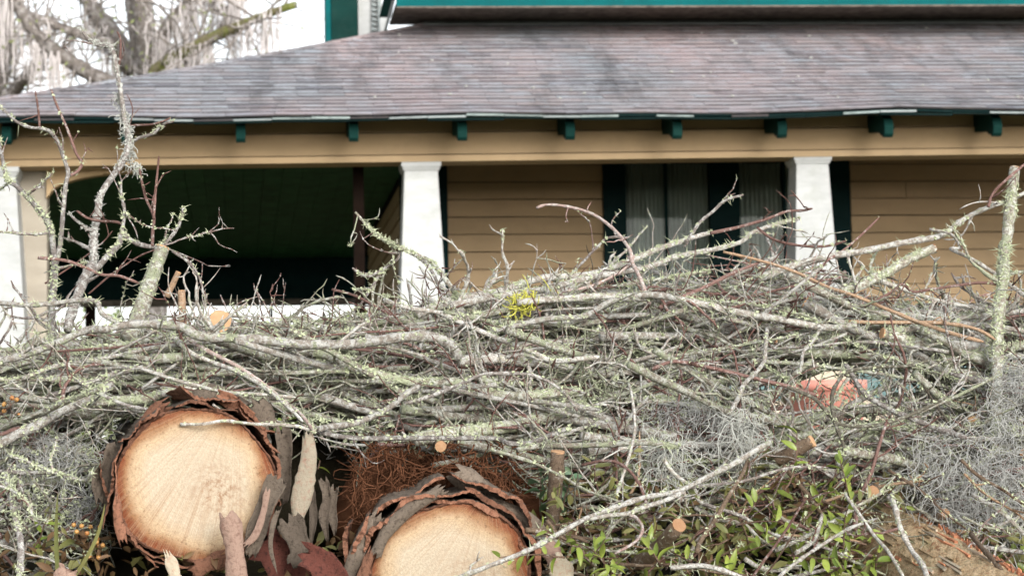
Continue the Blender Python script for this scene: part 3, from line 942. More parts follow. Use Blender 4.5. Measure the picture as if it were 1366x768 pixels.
# ------------------------------------------------------------------ shrubs beyond the carport
for kk, (px, Y, w_, top, lab) in enumerate(((190, 44, 5.6, 408, 'olive green shrub seen under the carport beside the oak trunk'), (330, 47, 3.2, 432, 'broad pale green shrub in the daylight beyond the carport'), (462, 45, 2.6, 410, 'yellowish green shrub beyond the carport near its side wall'))):
    c = P(px, 640, Y); c[2] = 0; zt_ = P(px, top, Y)[2]
    th = Thing('shrub', c, lab, 'shrub', 'shrubs beyond the carport')
    g = Geo()
    for q in range(7):
        a_ = c + [R.gauss(0, .15), R.gauss(0, .15), 0]; b_ = c + [R.gauss(0, w_ * .4), R.gauss(0, w_ * .3), zt_ * R.uniform(.5, .85)]
        g.tube([a_, (a_ + b_) / 2 + rng.normal(0, .1, 3), b_], [.06, .04, .02], 5)
    th.part('stems', g, OAKBARK, smooth=True)
    g = Geo()
    n_ = 3800
    q_ = rng.normal(0, 1, (n_, 3)); q_ /= np.linalg.norm(q_, axis=1)[:, None]
    rr_ = rng.random(n_) ** .45
    for q in range(n_):
        p = c + [0, 0, zt_ * .5] + q_[q] * rr_[q] * [w_ * .62, w_ * .5, zt_ * .5] * (1 + .18 * math.sin(5 * q_[q][0] + 4 * q_[q][2] + kk))
        u_ = unit_(rng.normal(0, 1, 3)); v_ = unit_(np.cross(u_, rng.normal(0, 1, 3))); s_ = R.uniform(.06, .13)
        g.add([p - u_ * s_, p + v_ * s_ * .5, p + u_ * s_, p - v_ * s_ * .5], [[0, 1, 2, 3]])
    th.part('crown', g, LEAF_FAR, kind='stuff')

# ================================================================== the brush pile
def Yb(py):
    return float(np.interp(py, [0, 300, 400, 500, 600, 768], [5.7, 5.62, 5.5, 5.3, 5.08, 4.85]))


TOPX = [-100, 0, 100, 200, 330, 450, 520, 600, 700, 850, 950, 1060, 1110, 1180, 1260, 1330, 1366, 1480]
TOPY = [490, 474, 446, 428, 424, 424, 418, 408, 393, 366, 340, 336, 356, 376, 392, 398, 400, 410]
def Ttop(px): return float(np.interp(px, TOPX, TOPY))


# added dark mound inside the pile: blocks see-through, stands in for shade
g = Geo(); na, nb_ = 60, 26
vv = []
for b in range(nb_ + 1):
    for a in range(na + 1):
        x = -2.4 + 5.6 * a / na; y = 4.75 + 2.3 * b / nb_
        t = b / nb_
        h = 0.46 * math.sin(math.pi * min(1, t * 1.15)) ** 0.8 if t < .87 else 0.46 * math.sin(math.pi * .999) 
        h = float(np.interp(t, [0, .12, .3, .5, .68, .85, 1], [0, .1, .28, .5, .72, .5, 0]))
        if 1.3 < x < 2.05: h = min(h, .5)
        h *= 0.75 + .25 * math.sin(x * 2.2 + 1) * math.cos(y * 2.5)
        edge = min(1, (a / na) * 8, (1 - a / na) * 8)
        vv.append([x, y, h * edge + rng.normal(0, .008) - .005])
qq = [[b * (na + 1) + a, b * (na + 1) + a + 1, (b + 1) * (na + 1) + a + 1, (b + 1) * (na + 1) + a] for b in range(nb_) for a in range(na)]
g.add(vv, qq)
tag(link('shade_mound', g.mesh('shade_mound', SHADE_FILL)), 'added dark mound under the branches standing in for shade in the gaps', None, None, 'structure')


def unit(v): return v / (np.linalg.norm(v) + 1e-12)


def grow(p, d, L, r, level, out, wob=.2, dens=1.0, flat=0.5):
    """a crooked shoot with knuckles, buds and side spurs"""
    n = int(np.clip(L / .015, 4, 24)); st = L / (n - 1)
    d = unit(np.asarray(d, float)); pts = [np.asarray(p, float)]
    dr = rng.normal(0, .05, 3)
    for k in range(n - 1):
        d = unit(d + rng.normal(0, wob, 3) + dr + np.array([0, 0, .02])); pts.append(pts[-1] + d * st)
    pts = np.array(pts)
    rad = r * np.linspace(1, .5, n) * (1 + (rng.random(n) < .3) * rng.uniform(.1, .45, n))
    rad[-1] *= .5
    if n > 4: rad[-2] = max(rad[-2], rad[-3] * 1.2)
    out.append((pts, rad))
    if level > 0:
        for k in range(1, n):
            if rng.random() < .3 * dens:
                q = unit(rng.normal(0, 1, 3) * [1, .6, 1]); t = unit(pts[k] - pts[k - 1])
                dd = unit(t * rng.uniform(.15, .9) + q * .8)
                if rng.random() < .45:                       # short knobbly spur
                    grow(pts[k], dd, rng.uniform(.012, .035), max(rad[k] * .8, .0018), 0, out, .25)
                else:
                    grow(pts[k], dd, L * rng.uniform(.18, .5), max(rad[k] * .65, .0015), level - 1, out, wob * 1.15, dens)


def nrmz(v): return v / (np.linalg.norm(v, axis=-1, keepdims=True) + 1e-12)


TRI6 = np.array([[0, 1, 2], [0, 2, 3], [0, 3, 4], [0, 4, 5], [0, 5, 1]]); TRI4 = np.array([[0, 1, 3], [1, 2, 3], [2, 0, 3]])


def lichen_on(g, pts, rad, count, spread=1.0, size=(.0025, .0065), beard=0.0):
    """crumpled flakes and small beards sitting on a stem"""
    n = len(pts); phase = rng.random() * 10; pts = np.asarray(pts); rad = np.asarray(rad)
    k = rng.integers(0, n, max(4, count * 3))
    k = k[np.sin(k * .55 + phase) + np.sin(k * .23 + phase * 2) > .25 - spread][:count]
    m = len(k)
    if not m: return
    k2 = np.minimum(k + 1, n - 1); t = nrmz(pts[k2] - pts[np.maximum(k - 1, 0)])
    q = rng.normal(0, 1, (m, 3)); q = nrmz(q - t * (q * t).sum(1, keepdims=True))
    q[(q[:, 2] < -.3) & (rng.random(m) < .6)] *= -1
    f = rng.random((m, 1)); c = pts[k] * (1 - f) + pts[k2] * f + q * (rad[k] * .95)[:, None]
    s = rng.uniform(*size, (m, 1)); a = nrmz(np.cross(q, rng.normal(0, 1, (m, 3)))); b = np.cross(q, a)
    up = q * s * rng.uniform(.2, .9, (m, 1)); isb = rng.random(m) < beard
    z = rng.uniform(.7, 1.3, (m, 5, 1))
    V = np.stack([c - q * .001, c + (a * .6 + b * .3) * s * z[:, 0] + up * .7, c + (a * .2 + b * .9) * s * z[:, 1] + up, c + (-a * .5 + b * .6) * s * z[:, 2] + up * .6,
                  c + (-a * .3 - b * .5) * s * z[:, 3] + up * .8, c + (a * .5 - b * .6) * s * z[:, 4] + up * .5], 1)[~isb]
    if len(V): g.add(V.reshape(-1, 3), None, (np.arange(len(V))[:, None, None] * 6 + TRI6).reshape(-1, 3))
    e = c + (q * .8 + rng.normal(0, .5, (m, 3))) * s * 2.4; w, w2 = a * .0012, b * .0012
    V = np.stack([c + w, c - w * .5 + w2, c - w * .5 - w2, e], 1)[isb]
    if len(V): g.add(V.reshape(-1, 3), None, (np.arange(len(V))[:, None, None] * 4 + TRI4).reshape(-1, 3))


def cut_disc(c, d, r):
    d = unit(d); a = unit(np.cross(d, [0.3, .2, 1])); b = np.cross(d, a); k = 14
    an = np.arange(k) * 2 * math.pi / k
    g = Geo()
    rr = r * (1 + rng.normal(0, .03, k))
    V = [c + d * .0012 + a * rr[q] * math.cos(t) + b * rr[q] * math.sin(t) for q, t in enumerate(an)]
    V2 = [v - d * .004 for v in V]
    g.add(V + V2 + [c + d * .002], [[q, k + q, k + (q + 1) % k, (q + 1) % k] for q in range(k)], [[q, (q + 1) % k, 2 * k] for q in range(k)])
    return g


USED = {}


def make_branch(name, label, cat, kind, pts, rad, twigs=1.0, cut=None, lichen=0, beard=.5, group=None, sub=5, tl=(.05, .22), lmat=None, tkind=None, wobble=.0):
    c = catmull(pts, sub); n = len(c)
    if wobble: c = c + np.cumsum(rng.normal(0, wobble, c.shape), 0) * np.sin(np.linspace(0, math.pi, n))[:, None]
    rd = np.interp(np.linspace(0, 1, n), np.linspace(0, 1, len(rad)), rad)
    kn = (rng.random(n) < .14) * rng.uniform(.08, .28, n)
    rr = rd * (1 + kn + rng.normal(0, .035, n))
    g = Geo()
    if cut != 'end' and cut != 'both': rr[-1] *= .5
    g.tube(c, rr, 9 if rd.max() > .006 else 6, .05)
    th = Thing(name, c[0], label, cat, group, None, g, [BARKS[kind]])
    if cut in ('end', 'both'): th.part('cut_end', cut_disc(c[-1], c[-1] - c[-3], rr[-1] * .97), STUB)
    if cut in ('start', 'both'): th.part('cut_end', cut_disc(c[0], c[0] - c[2], rr[0] * .97), STUB)
    seg = np.linalg.norm(np.diff(c, axis=0), axis=1).sum()
    m = int(seg * 9 * twigs + .5)
    lg = Geo()
    if lichen: lichen_on(lg, c, rr, int(lichen * seg * 560), .9, beard=beard)
    for k in range(m):
        q = rng.integers(1, n - 1)
        t = unit(c[q + 1] - c[q - 1]); nd = unit(t * rng.uniform(.2, 1.0) + rng.normal(0, 1, 3) * [.7, .45, .8])
        out = []
        r0 = float(np.clip(rd[q] * .5, .0019, .0052))
        grow(c[q], nd, rng.uniform(*tl), r0, 2 if rng.random() < .6 else 1, out, dens=.9)
        tg = Geo()
        for a, b in out: tg.tube(a, b, 5)
        th.part('side_twig', tg, BARKS[tkind or kind], smooth=True)
        if lichen and rng.random() < .7:
            lichen_on(lg, out[0][0], out[0][1], int(40 * lichen), .6, (.002, .005), beard)
    if lg.n: th.part('lichen', lg, lmat or LICHEN, kind='stuff')
    return th


# hero branches: label, kind, radius px (start, end), depth offset (start, end), twig density, cut, lichen, traced points
HERO = [
 ('crooked lichen-crusted upright bough in front of the carport pilaster', 'grey', 8, 3, .1, .15, .9, None, 1.2, [(72,500),(69,450),(70,400),(73,352),(66,302),(50,278),(25,251),(9,238),(2,205),(-2,185)]),
 ('slim grey upright shoot arching over to the eave corner, pale tips', 'grey', 5, 2.6, .15, .2, .5, None, .3, [(75,352),(81,320),(84,285),(88,245),(91,230),(84,208),(78,191),(68,177),(57,172),(40,170),(23,163),(8,150),(-2,141)]),
 ('thin reddish shoot pointing up beside the slim grey upright', 'red', 3.4, 2.2, .15, .2, .5, None, .1, [(94,234),(103,229),(109,218),(101,203),(90,173),(80,150),(74,136),(68,119)]),
 ('short dark vertical spur standing on the arching grey shoot', 'red', 2.6, 2.2, .18, .18, .6, None, 0, [(53,171),(52,158),(51,147),(47,121)]),
 ('tallest upright bough, hung with beard lichen and red at the top', 'grey', 9, 3, .1, .25, .5, None, .9, [(90,440),(98,410),(115,366),(124,349),(125,318),(130,285),(134,261),(149,237),(164,215),(169,203),(171,183),(166,159),(162,129),(156,95),(149,64),(132,61),(117,51),(107,37)]),
 ('thin red side shoot rising beside the tallest upright', 'red', 3, 2, .25, .25, .3, None, 0, [(157,93),(160,78),(161,61),(160,50),(156,42)]),
 ('grey side shoot with knobbly tip reaching over the tan beam', 'grey', 4.2, 2.4, .22, .18, 1.0, None, .5, [(168,196),(183,185),(203,179),(212,171),(220,165),(232,162)]),
 ('thin red level shoot under the knobbly grey one at the beam', 'red', 2.4, 1.8, .25, .2, .8, None, 0, [(168,168),(190,167),(203,166),(220,161),(228,157)]),
 ('forked grey bough bending across the carport mouth', 'grey', 7, 2.6, .1, .1, .6, None, .8, [(112,372),(129,357),(146,339),(159,325),(162,312),(179,323),(200,329),(217,327),(234,308),(242,291),(245,276)]),
 ('dark knobbly upright twig above the forked bough', 'grey', 4, 2.4, .1, .12, 1.3, None, .6, [(162,312),(166,285),(164,270),(162,261),(161,244)]),
 ('level red twig ending in buds between the two tall uprights', 'red', 3, 2.6, .1, .05, .7, None, 0, [(160,298),(154,296),(135,295),(117,291),(102,281)]),
 ('red upright shoot with a bent top before the dark carport', 'red', 3.6, 2.4, .1, .1, .5, None, .1, [(203,328),(204,305),(205,288),(196,268),(190,247),(186,224)]),
 ('straight red upright shoot beside the bent one before the carport', 'red', 3.2, 2, .1, .1, .4, None, 0, [(205,292),(207,261),(210,230),(212,208)]),
 ('stout greenish stub with a sawn orange tip standing in the carport mouth', 'moss', 16, 12.5, 0, -.05, .25, 'end', .7, [(172,452),(184,423),(196,390),(207,358),(217,330)]),
 ('bent red twig lying level above the pile by the stout stub', 'red', 3.6, 3, .0, -.02, .5, None, .1, [(51,344),(85,347),(112,356),(135,366),(159,368),(186,378)]),
 ('grey twig dipping from the sawn stub into the carport gloom', 'grey', 3, 2.4, .0, .0, .5, None, .1, [(230,335),(254,352),(267,373),(271,393)]),
 ('thin straight reddish twig crossing behind the tall uprights', 'red', 2, 1.4, .25, .2, .3, None, 0, [(60,378),(100,352),(135,325),(150,308)]),
 ('thin straight reddish twig crossing behind the stout sawn stub', 'red', 2, 1.4, .25, .2, .3, None, 0, [(118,392),(150,365),(185,342),(215,330)]),
 ('long thick pale branch arching over the whole near end of the pile', 'pale', 7, 10, -.1, -.15, .5, None, .35, [(-30,490),(0,481),(34,473),(77,457),(114,441),(141,439),(162,434),(202,432),(242,436),(263,447),(303,451),(337,452),(370,456),(404,459),(460,459),(507,454),(541,449),(575,449),(602,461),(612,479)]),
 ('level pale branch joining the long arching branch before the pilaster', 'pale', 4.5, 5.5, -.05, -.12, .5, None, .4, [(-20,402),(0,404),(34,407),(67,405),(101,401),(128,402),(135,417),(151,427),(164,436)]),
 ('pale branch sloping up just below the long arching branch', 'pale', 5, 4, -.1, -.1, .7, None, .4, [(30,505),(72,489),(111,483),(162,473),(202,464),(242,459),(290,455)]),
 ('grey branch sloping up through the tangle above the upper sawn log', 'grey', 4.5, 3.5, -.14, -.1, .7, None, .5, [(60,530),(111,513),(145,501),(175,494),(202,484),(236,474),(300,468),(360,462)]),
 ('pale straight branch slanting down to the peeling bark of the upper log', 'pale', 5, 4, -.15, -.3, .4, None, .3, [(228,446),(236,454),(256,471),(286,484),(313,494),(340,508),(364,525),(384,542),(404,562)]),
 ('pinkish straight branch slanting beside the pale one toward the bark strips', 'pink', 4.5, 3.5, -.17, -.32, .4, None, .2, [(250,452),(279,469),(316,488),(353,513),(380,535),(401,552),(419,575)]),
 ('thin whitish branch lying just above the upper sawn log', 'pale', 4, 3.6, -.25, -.25, .4, None, .3, [(180,488),(194,493),(229,505),(266,515),(303,523),(350,526),(395,530)]),
 ('mossy pale branch wedged over the top of the upper sawn log', 'moss', 8, 8, -.1, -.1, .4, None, .8, [(120,538),(165,533),(189,533),(215,526),(242,522),(280,512)]),
 ('thick pale branch with a raw orange patch leaning at the pile corner', 'pale', 9, 8, -.1, -.15, .5, None, .8, [(-25,606),(0,592),(21,580),(52,566),(80,549),(112,535),(133,523),(150,510)]),
 ('grey branch sloping down toward the upper log from the pile corner', 'grey', 4, 3.5, -.2, -.2, .6, None, .6, [(95,500),(115,514),(140,528),(168,540),(202,547),(220,552)]),
 ('thin white stick lying right across the face of the upper sawn log', 'pale', 3.2, 3.8, -.32, -.28, .1, None, .1, [(241,566),(272,565),(300,561),(335,565),(370,566),(400,569),(421,578)]),
 ('short pale stick leaning on the top rim of the upper sawn log', 'pale', 2.5, 2.2, -.33, -.28, 0, None, 0, [(284,539),(300,550),(318,562)]),
 ('topmost long pale branch sweeping up across the window', 'pale', 9, 4.5, 0, .1, .35, None, .7, [(555,420),(592,405),(630,396),(670,388),(711,374),(745,369),(778,368),(812,359),(846,346),(873,334),(900,325),(927,316),(950,310)]),
 ('second long pale branch under the topmost one, curling up at the window column', 'pale', 8, 3.2, -.05, .1, .5, None, .6, [(600,408),(650,398),(690,391),(728,386),(762,376),(799,368),(836,362),(870,355),(900,343),(951,333),(980,326),(994,319),(1002,311),(1026,302),(1047,296),(1067,292)]),
 ('long white branch drooping to a blunt end below the window column', 'pale', 7, 7.5, -.1, -.15, .5, None, .3, [(690,404),(724,400),(762,398),(799,395),(833,396),(867,393),(900,398),(934,405),(968,413),(1002,420),(1036,425),(1071,432),(1105,437),(1132,435),(1143,431)]),
 ('lichened branch with bright yellow tufts below the tan siding', 'moss', 6, 6, -.06, -.04, .5, None, 1.0, [(600,430),(636,422),(677,413),(711,405),(745,401),(790,404)]),
 ('bowed pale branch rising from the yellow tufts toward the window', 'pale', 6, 5.5, -.1, -.06, .6, None, .6, [(655,442),(690,434),(731,425),(778,422),(812,403),(846,398),(890,402),(930,412)]),
 ('arched pinkish red shoot standing clear against the siding and shutter', 'pink', 2.6, 5, .1, -.05, .5, None, 0, [(716,277),(731,273),(758,276),(789,285),(812,300),(829,317),(841,335),(843,349),(853,369),(861,390),(868,408)]),
 ('grey knobbly twig leaning out below the arched pink shoot', 'grey', 2.4, 3, .1, .05, 1.4, None, .2, [(757,372),(778,349),(799,327),(812,317),(839,317)]),
 ('curled pink twigs hanging at the foot of the arched pink shoot', 'pink', 3.4, 3, -.02, 0, .9, None, 0, [(755,388),(775,385),(795,379),(822,366),(840,352),(846,340)]),
 ('knobbly lichened branch hanging in front of the middle porch column', 'moss', 2.6, 6, .1, -.05, .9, None, 1.3, [(474,283),(491,302),(508,317),(531,329),(552,339),(575,349),(589,366),(602,383),(616,402),(642,424),(668,442)]),
 ('grey side twig curling into the carport beside the middle column', 'grey', 3.2, 2.6, .05, .1, 1.1, None, .4, [(533,332),(530,346),(511,359),(494,368),(481,366),(470,357)]),
 ('thin drooping grey twig before the carport side wall', 'grey', 3, 2.4, .05, .05, .9, None, .5, [(511,359),(500,377),(490,392),(484,402),(467,418)]),
 ('reddish twig poking up before the foot of the carport side wall', 'red', 2.6, 3, .05, 0, .5, None, .1, [(443,386),(470,393),(491,403),(510,414),(530,424)]),
 ('grey twig bending down the white shaft of the middle column', 'grey', 3, 3.6, .05, -.02, .8, None, .5, [(552,339),(566,350),(576,362),(586,383),(592,404)]),
 ('long grey branch slanting down from the middle column through the pile', 'pale', 4.5, 5.5, -.1, -.15, .4, None, .5, [(512,400),(541,410),(585,417),(608,427),(642,442),(676,456),(709,469),(736,481),(770,479),(800,476)]),
 ('thick brownish bough lying level in the middle of the pile', 'pale', 9.5, 5, -.12, .05, .4, None, .5, [(612,482),(655,478),(689,481),(723,486),(763,491),(805,492),(860,486),(930,470)]),
 ('thick moss-green bough sagging below the arching branch end', 'moss', 8, 8, -.1, -.12, .4, None, 1.2, [(420,470),(440,476),(474,491),(507,500),(541,508),(575,510),(615,511),(655,525),(696,528),(736,525),(775,520)]),
 ('white forked branch rising from the bark strips over the fibre heap', 'pale', 6.5, 6, -.25, -.2, .3, None, .3, [(425,572),(440,569),(470,565),(497,555),(521,542),(541,525),(560,514)]),
 ('thickest pale mossy bough slanting over the rust fibre heap', 'moss', 13, 9, -.12, .1, .3, None, 1.1, [(555,586),(581,582),(629,575),(676,569),(709,560),(743,552),(777,545),(820,537),(860,530),(905,520),(955,506)]),
 ('long level grey branch spanning over the rust fibre heap', 'grey', 5.5, 5, -.22, -.2, .5, None, .3, [(412,570),(421,575),(470,584),(540,584),(609,584),(662,585),(679,591),(704,591),(725,584),(760,570)]),
 ('level grey-green branch over the leafy sprig beside the fibre heap', 'moss', 6, 6, -.2, -.18, .5, None, .4, [(690,600),(725,594),(766,594),(819,592),(860,590),(905,596)]),
 ('thin bowed grey branch arching in the middle of the pile', 'grey', 4, 3.4, -.18, -.2, .6, None, .3, [(541,538),(575,528),(608,515),(642,500),(676,498),(709,500),(736,511),(757,528),(770,548)]),
 ('white drooping twig bent like an elbow under the window column', 'pale', 4, 5.2, -.2, -.25, .7, None, .1, [(1023,438),(1022,452),(1021,465),(1019,482),(1006,499),(992,513),(985,530),(975,548)]),
 ('short white drooping twig before the salmon tub', 'pale', 4, 3.4, -.2, -.24, .6, None, .1, [(1094,438),(1084,455),(1072,469),(1069,486),(1066,500)]),
 ('long red stick lying level above the moss clump', 'red', 3.8, 4.2, -.2, -.2, .4, None, .1, [(870,492),(900,482),(941,489),(985,499),(1030,510),(1054,516),(1090,528)]),
 ('long orange-tan stick slanting down past the sawn lichened stub', 'tan', 3, 4.6, -.12, -.15, .25, None, 0, [(965,336),(996,343),(1036,354),(1071,367),(1105,383),(1139,394),(1173,408),(1207,422),(1241,435),(1275,446),(1312,456)]),
 ('bright tan level stick under the slanting orange-tan one', 'tan', 4, 3.6, -.1, -.12, .2, None, 0, [(1132,429),(1173,430),(1228,430),(1268,432),(1303,439),(1328,453)]),
 ('long pale branch rising from the pile to the tall lichened post', 'pale', 8, 4.2, .0, .0, .45, None, .3, [(1010,372),(1060,354),(1105,342),(1152,335),(1197,325),(1241,318),(1262,311),(1279,297),(1299,285),(1323,275),(1344,268),(1375,254)]),
 ('lichened stub with a pale sawn end pointing up at the siding', 'moss', 10, 8.5, -.02, -.06, .2, 'end', 1.4, [(1120,392),(1156,377),(1183,364),(1214,345),(1247,331)]),
 ('tall upright lichen-furred post with a sawn top at the picture edge', 'moss', 11.5, 10, .0, .0, .35, 'end', 1.6, [(1328,610),(1329,540),(1330,480),(1332,420),(1338,371),(1340,336),(1344,313),(1349,268),(1354,224)]),
 ('red shoot crossing the top of the tall lichen-furred post', 'red', 3.4, 3, -.06, -.06, .5, None, 0, [(1318,276),(1325,258),(1340,242),(1366,220),(1385,205)]),
 ('dark olive branch curving like a bowl below the salmon tub', 'dark', 4, 4, -.26, -.24, .6, None, .2, [(1050,516),(1084,530),(1105,551),(1122,566),(1159,568),(1193,561),(1228,547),(1262,530)]),
 ('dark crooked branch looping down across the salmon tub', 'dark', 3.4, 4.4, -.28, -.28, .6, None, .2, [(1240,480),(1210,488),(1173,489),(1139,493),(1122,503),(1110,527),(1112,557),(1122,585),(1126,600),(1118,618),(1132,632)]),
 ('pale greenish stick slanting down beyond the salmon tub', 'grey', 5, 6, -.2, -.2, .5, None, .3, [(1128,486),(1140,505),(1156,527),(1190,547),(1224,561),(1258,574),(1290,584)]),
 ('pale twig forking down from the rising branch before the siding', 'pale', 3, 4.6, .0, -.05, .7, None, .2, [(1240,306),(1268,312),(1281,330),(1268,332),(1292,343),(1320,360),(1344,377),(1375,400)]),
 ('slender grey-red shoot leaning up between column and sawn stub', 'red', 3.4, 2.2, -.04, .02, .5, None, .1, [(1078,398),(1084,377),(1101,350),(1122,336),(1146,316),(1173,290)]),
 ('straight red stick slanting up toward the foot of the window', 'red', 4.4, 3.6, -.12, -.1, .4, None, 0, [(880,410),(910,396),(944,381),(978,364),(1013,350)]),
 ('red budded shoot reaching the window column high up', 'red', 4, 2.4, .04, .06, .8, None, 0, [(948,311),(989,302),(1023,292),(1050,282),(1070,281),(1084,278)]),
 ('grey crooked twig rising before the window mullion', 'grey', 4.2, 3, .05, .1, .7, None, .2, [(915,322),(922,314),(934,296),(951,282),(968,267),(992,260)]),
 ('thin red branch dipping across the white window column', 'red', 3, 2.6, .0, .0, .8, None, .1, [(1010,303),(1019,311),(1036,321),(1071,328),(1105,328),(1129,321)]),
 ('reddish bent twig running level before the lower siding', 'red', 3, 3, -.08, -.08, .6, None, .1, [(1150,410),(1185,392),(1204,379),(1217,389),(1241,386),(1275,381),(1309,377),(1340,380)]),
 ('long whitish pink branch slanting up from the lower log face', 'pale', 4.5, 6, -.5, -.3, .25, None, .15, [(600,775),(616,768),(679,744),(714,729),(749,709),(780,692),(819,677),(860,663),(904,655),(941,637),(979,618),(1008,600),(1030,588)]),
 ('thinner twin of the slanting branch over the lower log', 'pale', 4.5, 5.5, -.42, -.38, .3, None, .1, [(782,693),(812,687),(836,685),(860,676),(885,668),(912,656)]),
 ('pale hooked twig curling down from the slanting twin branches', 'pink', 4, 3, -.4, -.42, .3, None, 0, [(835,684),(848,690),(857,703),(853,716),(842,726),(820,738)]),
 ('brown twig arching down onto the slanting twin branches', 'red', 3, 3.6, -.36, -.38, .4, None, 0, [(776,620),(800,615),(822,616),(842,630),(855,650),(862,672)]),
 ('brown crooked stick leaning among the leaves by the slanting branch', 'brown', 5.5, 4, -.32, -.22, .4, None, .1, [(930,735),(934,722),(956,689),(975,656),(990,632),(998,612)]),
 ('white stick rising to the debarked log through the leaves', 'pale', 4.2, 3.6, -.45, -.3, .5, None, .1, [(1030,778),(1041,767),(1067,746),(1097,726),(1134,704),(1171,691)]),
 ('grey stick slanting down across the leafy sprigs at the debarked log', 'pale', 3.6, 4.2, -.35, -.5, .3, None, .1, [(1128,658),(1130,663),(1149,689),(1167,715),(1186,737),(1206,770)]),
 ('thick grey crooked stick standing on the debarked log', 'pale', 6, 6, -.4, -.52, .3, None, .2, [(1190,665),(1195,680),(1201,704),(1216,733),(1230,752),(1238,772)]),
 ('short grey stick leaning upright among the glossy leaves', 'pale', 5, 4.4, -.42, -.32, .3, None, .1, [(1062,737),(1076,728),(1086,719),(1093,700),(1097,685)]),
 ('level grey stick beyond the debarked log at the picture edge', 'grey', 5, 5, -.05, -.05, .4, None, .2, [(1255,714),(1267,719),(1304,728),(1340,733),(1380,738)]),
 ('brown broken stick slanting down beyond the debarked log', 'brown', 6, 5, -.2, -.35, .4, None, 0, [(1296,712),(1301,719),(1312,733),(1323,744),(1341,768)]),
 ('white stick lying along the bottom edge under the leaves', 'pale', 5.5, 5, -.5, -.55, .3, None, .1, [(895,757),(908,756),(930,754),(953,757),(982,767),(1000,776)]),
 ('slender white twig hanging down in front of the olive leaves', 'pale', 3, 3.2, -.32, -.34, .7, None, .1, [(838,510),(843,528),(847,570),(840,605),(829,640),(822,660)]),
 ('crooked white twig at the dark corner of the pile', 'pale', 3.6, 2.6, -.2, -.3, .8, None, .7, [(-15,642),(0,648),(17,654),(35,668),(45,688),(63,695)]),
 ('grey lichened stick standing upright at the dark pile corner', 'grey', 6, 7, -.15, -.25, .5, None, .8, [(5,630),(14,657),(21,692),(28,727),(26,770)]),
 ('white twig reaching toward the upper log from the pile corner', 'pale', 3.4, 4, -.2, -.3, .9, None, 1.0, [(10,606),(35,615),(70,629),(98,638),(115,640),(122,630)]),
]
for (lab, kind, r0, r1, y0, y1, tw, cut, lich, pts) in HERO:
    n = len(pts)
    w = np.cumsum(rng.normal(0, .012, n)); w -= np.linspace(w[0], w[-1], n)
    p3 = []; rr = []
    for k, (x, y) in enumerate(pts):
        t = k / (n - 1); Y = Yb(pts[0][1] * (1 - t) + pts[-1][1] * t) + y0 * (1 - t) + y1 * t + w[k]
        p3.append(P(x, y, Y)); rpx = r0 * (1 - t) + r1 * t; rr.append(rpx * (.66 if rpx < 8 else .74) * Y / F)
    upr = lab.startswith(('tallest', 'slim', 'thin red', 'arched', 'straight red up', 'red upright', 'thin straight'))
    if upr or lab.startswith(('crooked', 'forked', 'dark knobbly', 'knobbly')): tw *= 1.7
    make_branch('branch', lab, 'branch', kind, p3, rr, tw, cut, lich, tl=(.03, .12) if max(rr) < .007 or upr else (.05, .2),
                lmat=LICHEN_G if lab.startswith('tallest') else None, tkind='red' if kind in ('pale', 'pink') and rng.random() < .5 else None)

# beard lichen wrapped round the tallest upright
def curl_strands(g, c, R_, count, L=(.08, .2), r=.0007, down=.45, seg=14, curl=.55):
    for k in range(count):
        q = rng.normal(0, 1, 3); q /= np.linalg.norm(q); p = np.asarray(c) + q * np.asarray(R_) * rng.random() ** .5
        d = unit(rng.normal(0, 1, 3)); ax = unit(rng.normal(0, 1, 3)); LL = rng.uniform(*L); pp = [p]
        for m in range(seg):
            d = unit(d + np.cross(ax, d) * curl + rng.normal(0, .3, 3) + np.array([0, 0, -down * .5])); pp.append(pp[-1] + d * LL / seg)
            if rng.random() < .25: ax = unit(rng.normal(0, 1, 3))
        g.tube(pp, np.full(seg + 1, r) * rng.uniform(.7, 1.5), 3, cap=False)


def moss_clump(label, blobs, n, r=.0008, group='grey moss clumps on the pile', mat=None, L=(.08, .2)):
    g = Geo(); base = None
    for px, py, Y, rx, ry in blobs:
        c = P(px, py, Y); s = Y / F
        if base is None: base = c
        curl_strands(g, c, (rx * s, min(.06, rx * s), ry * s), n, r=r, L=L)
    return Thing('moss_clump', base, label, 'moss', group, None, g, [mat or SMOSS])


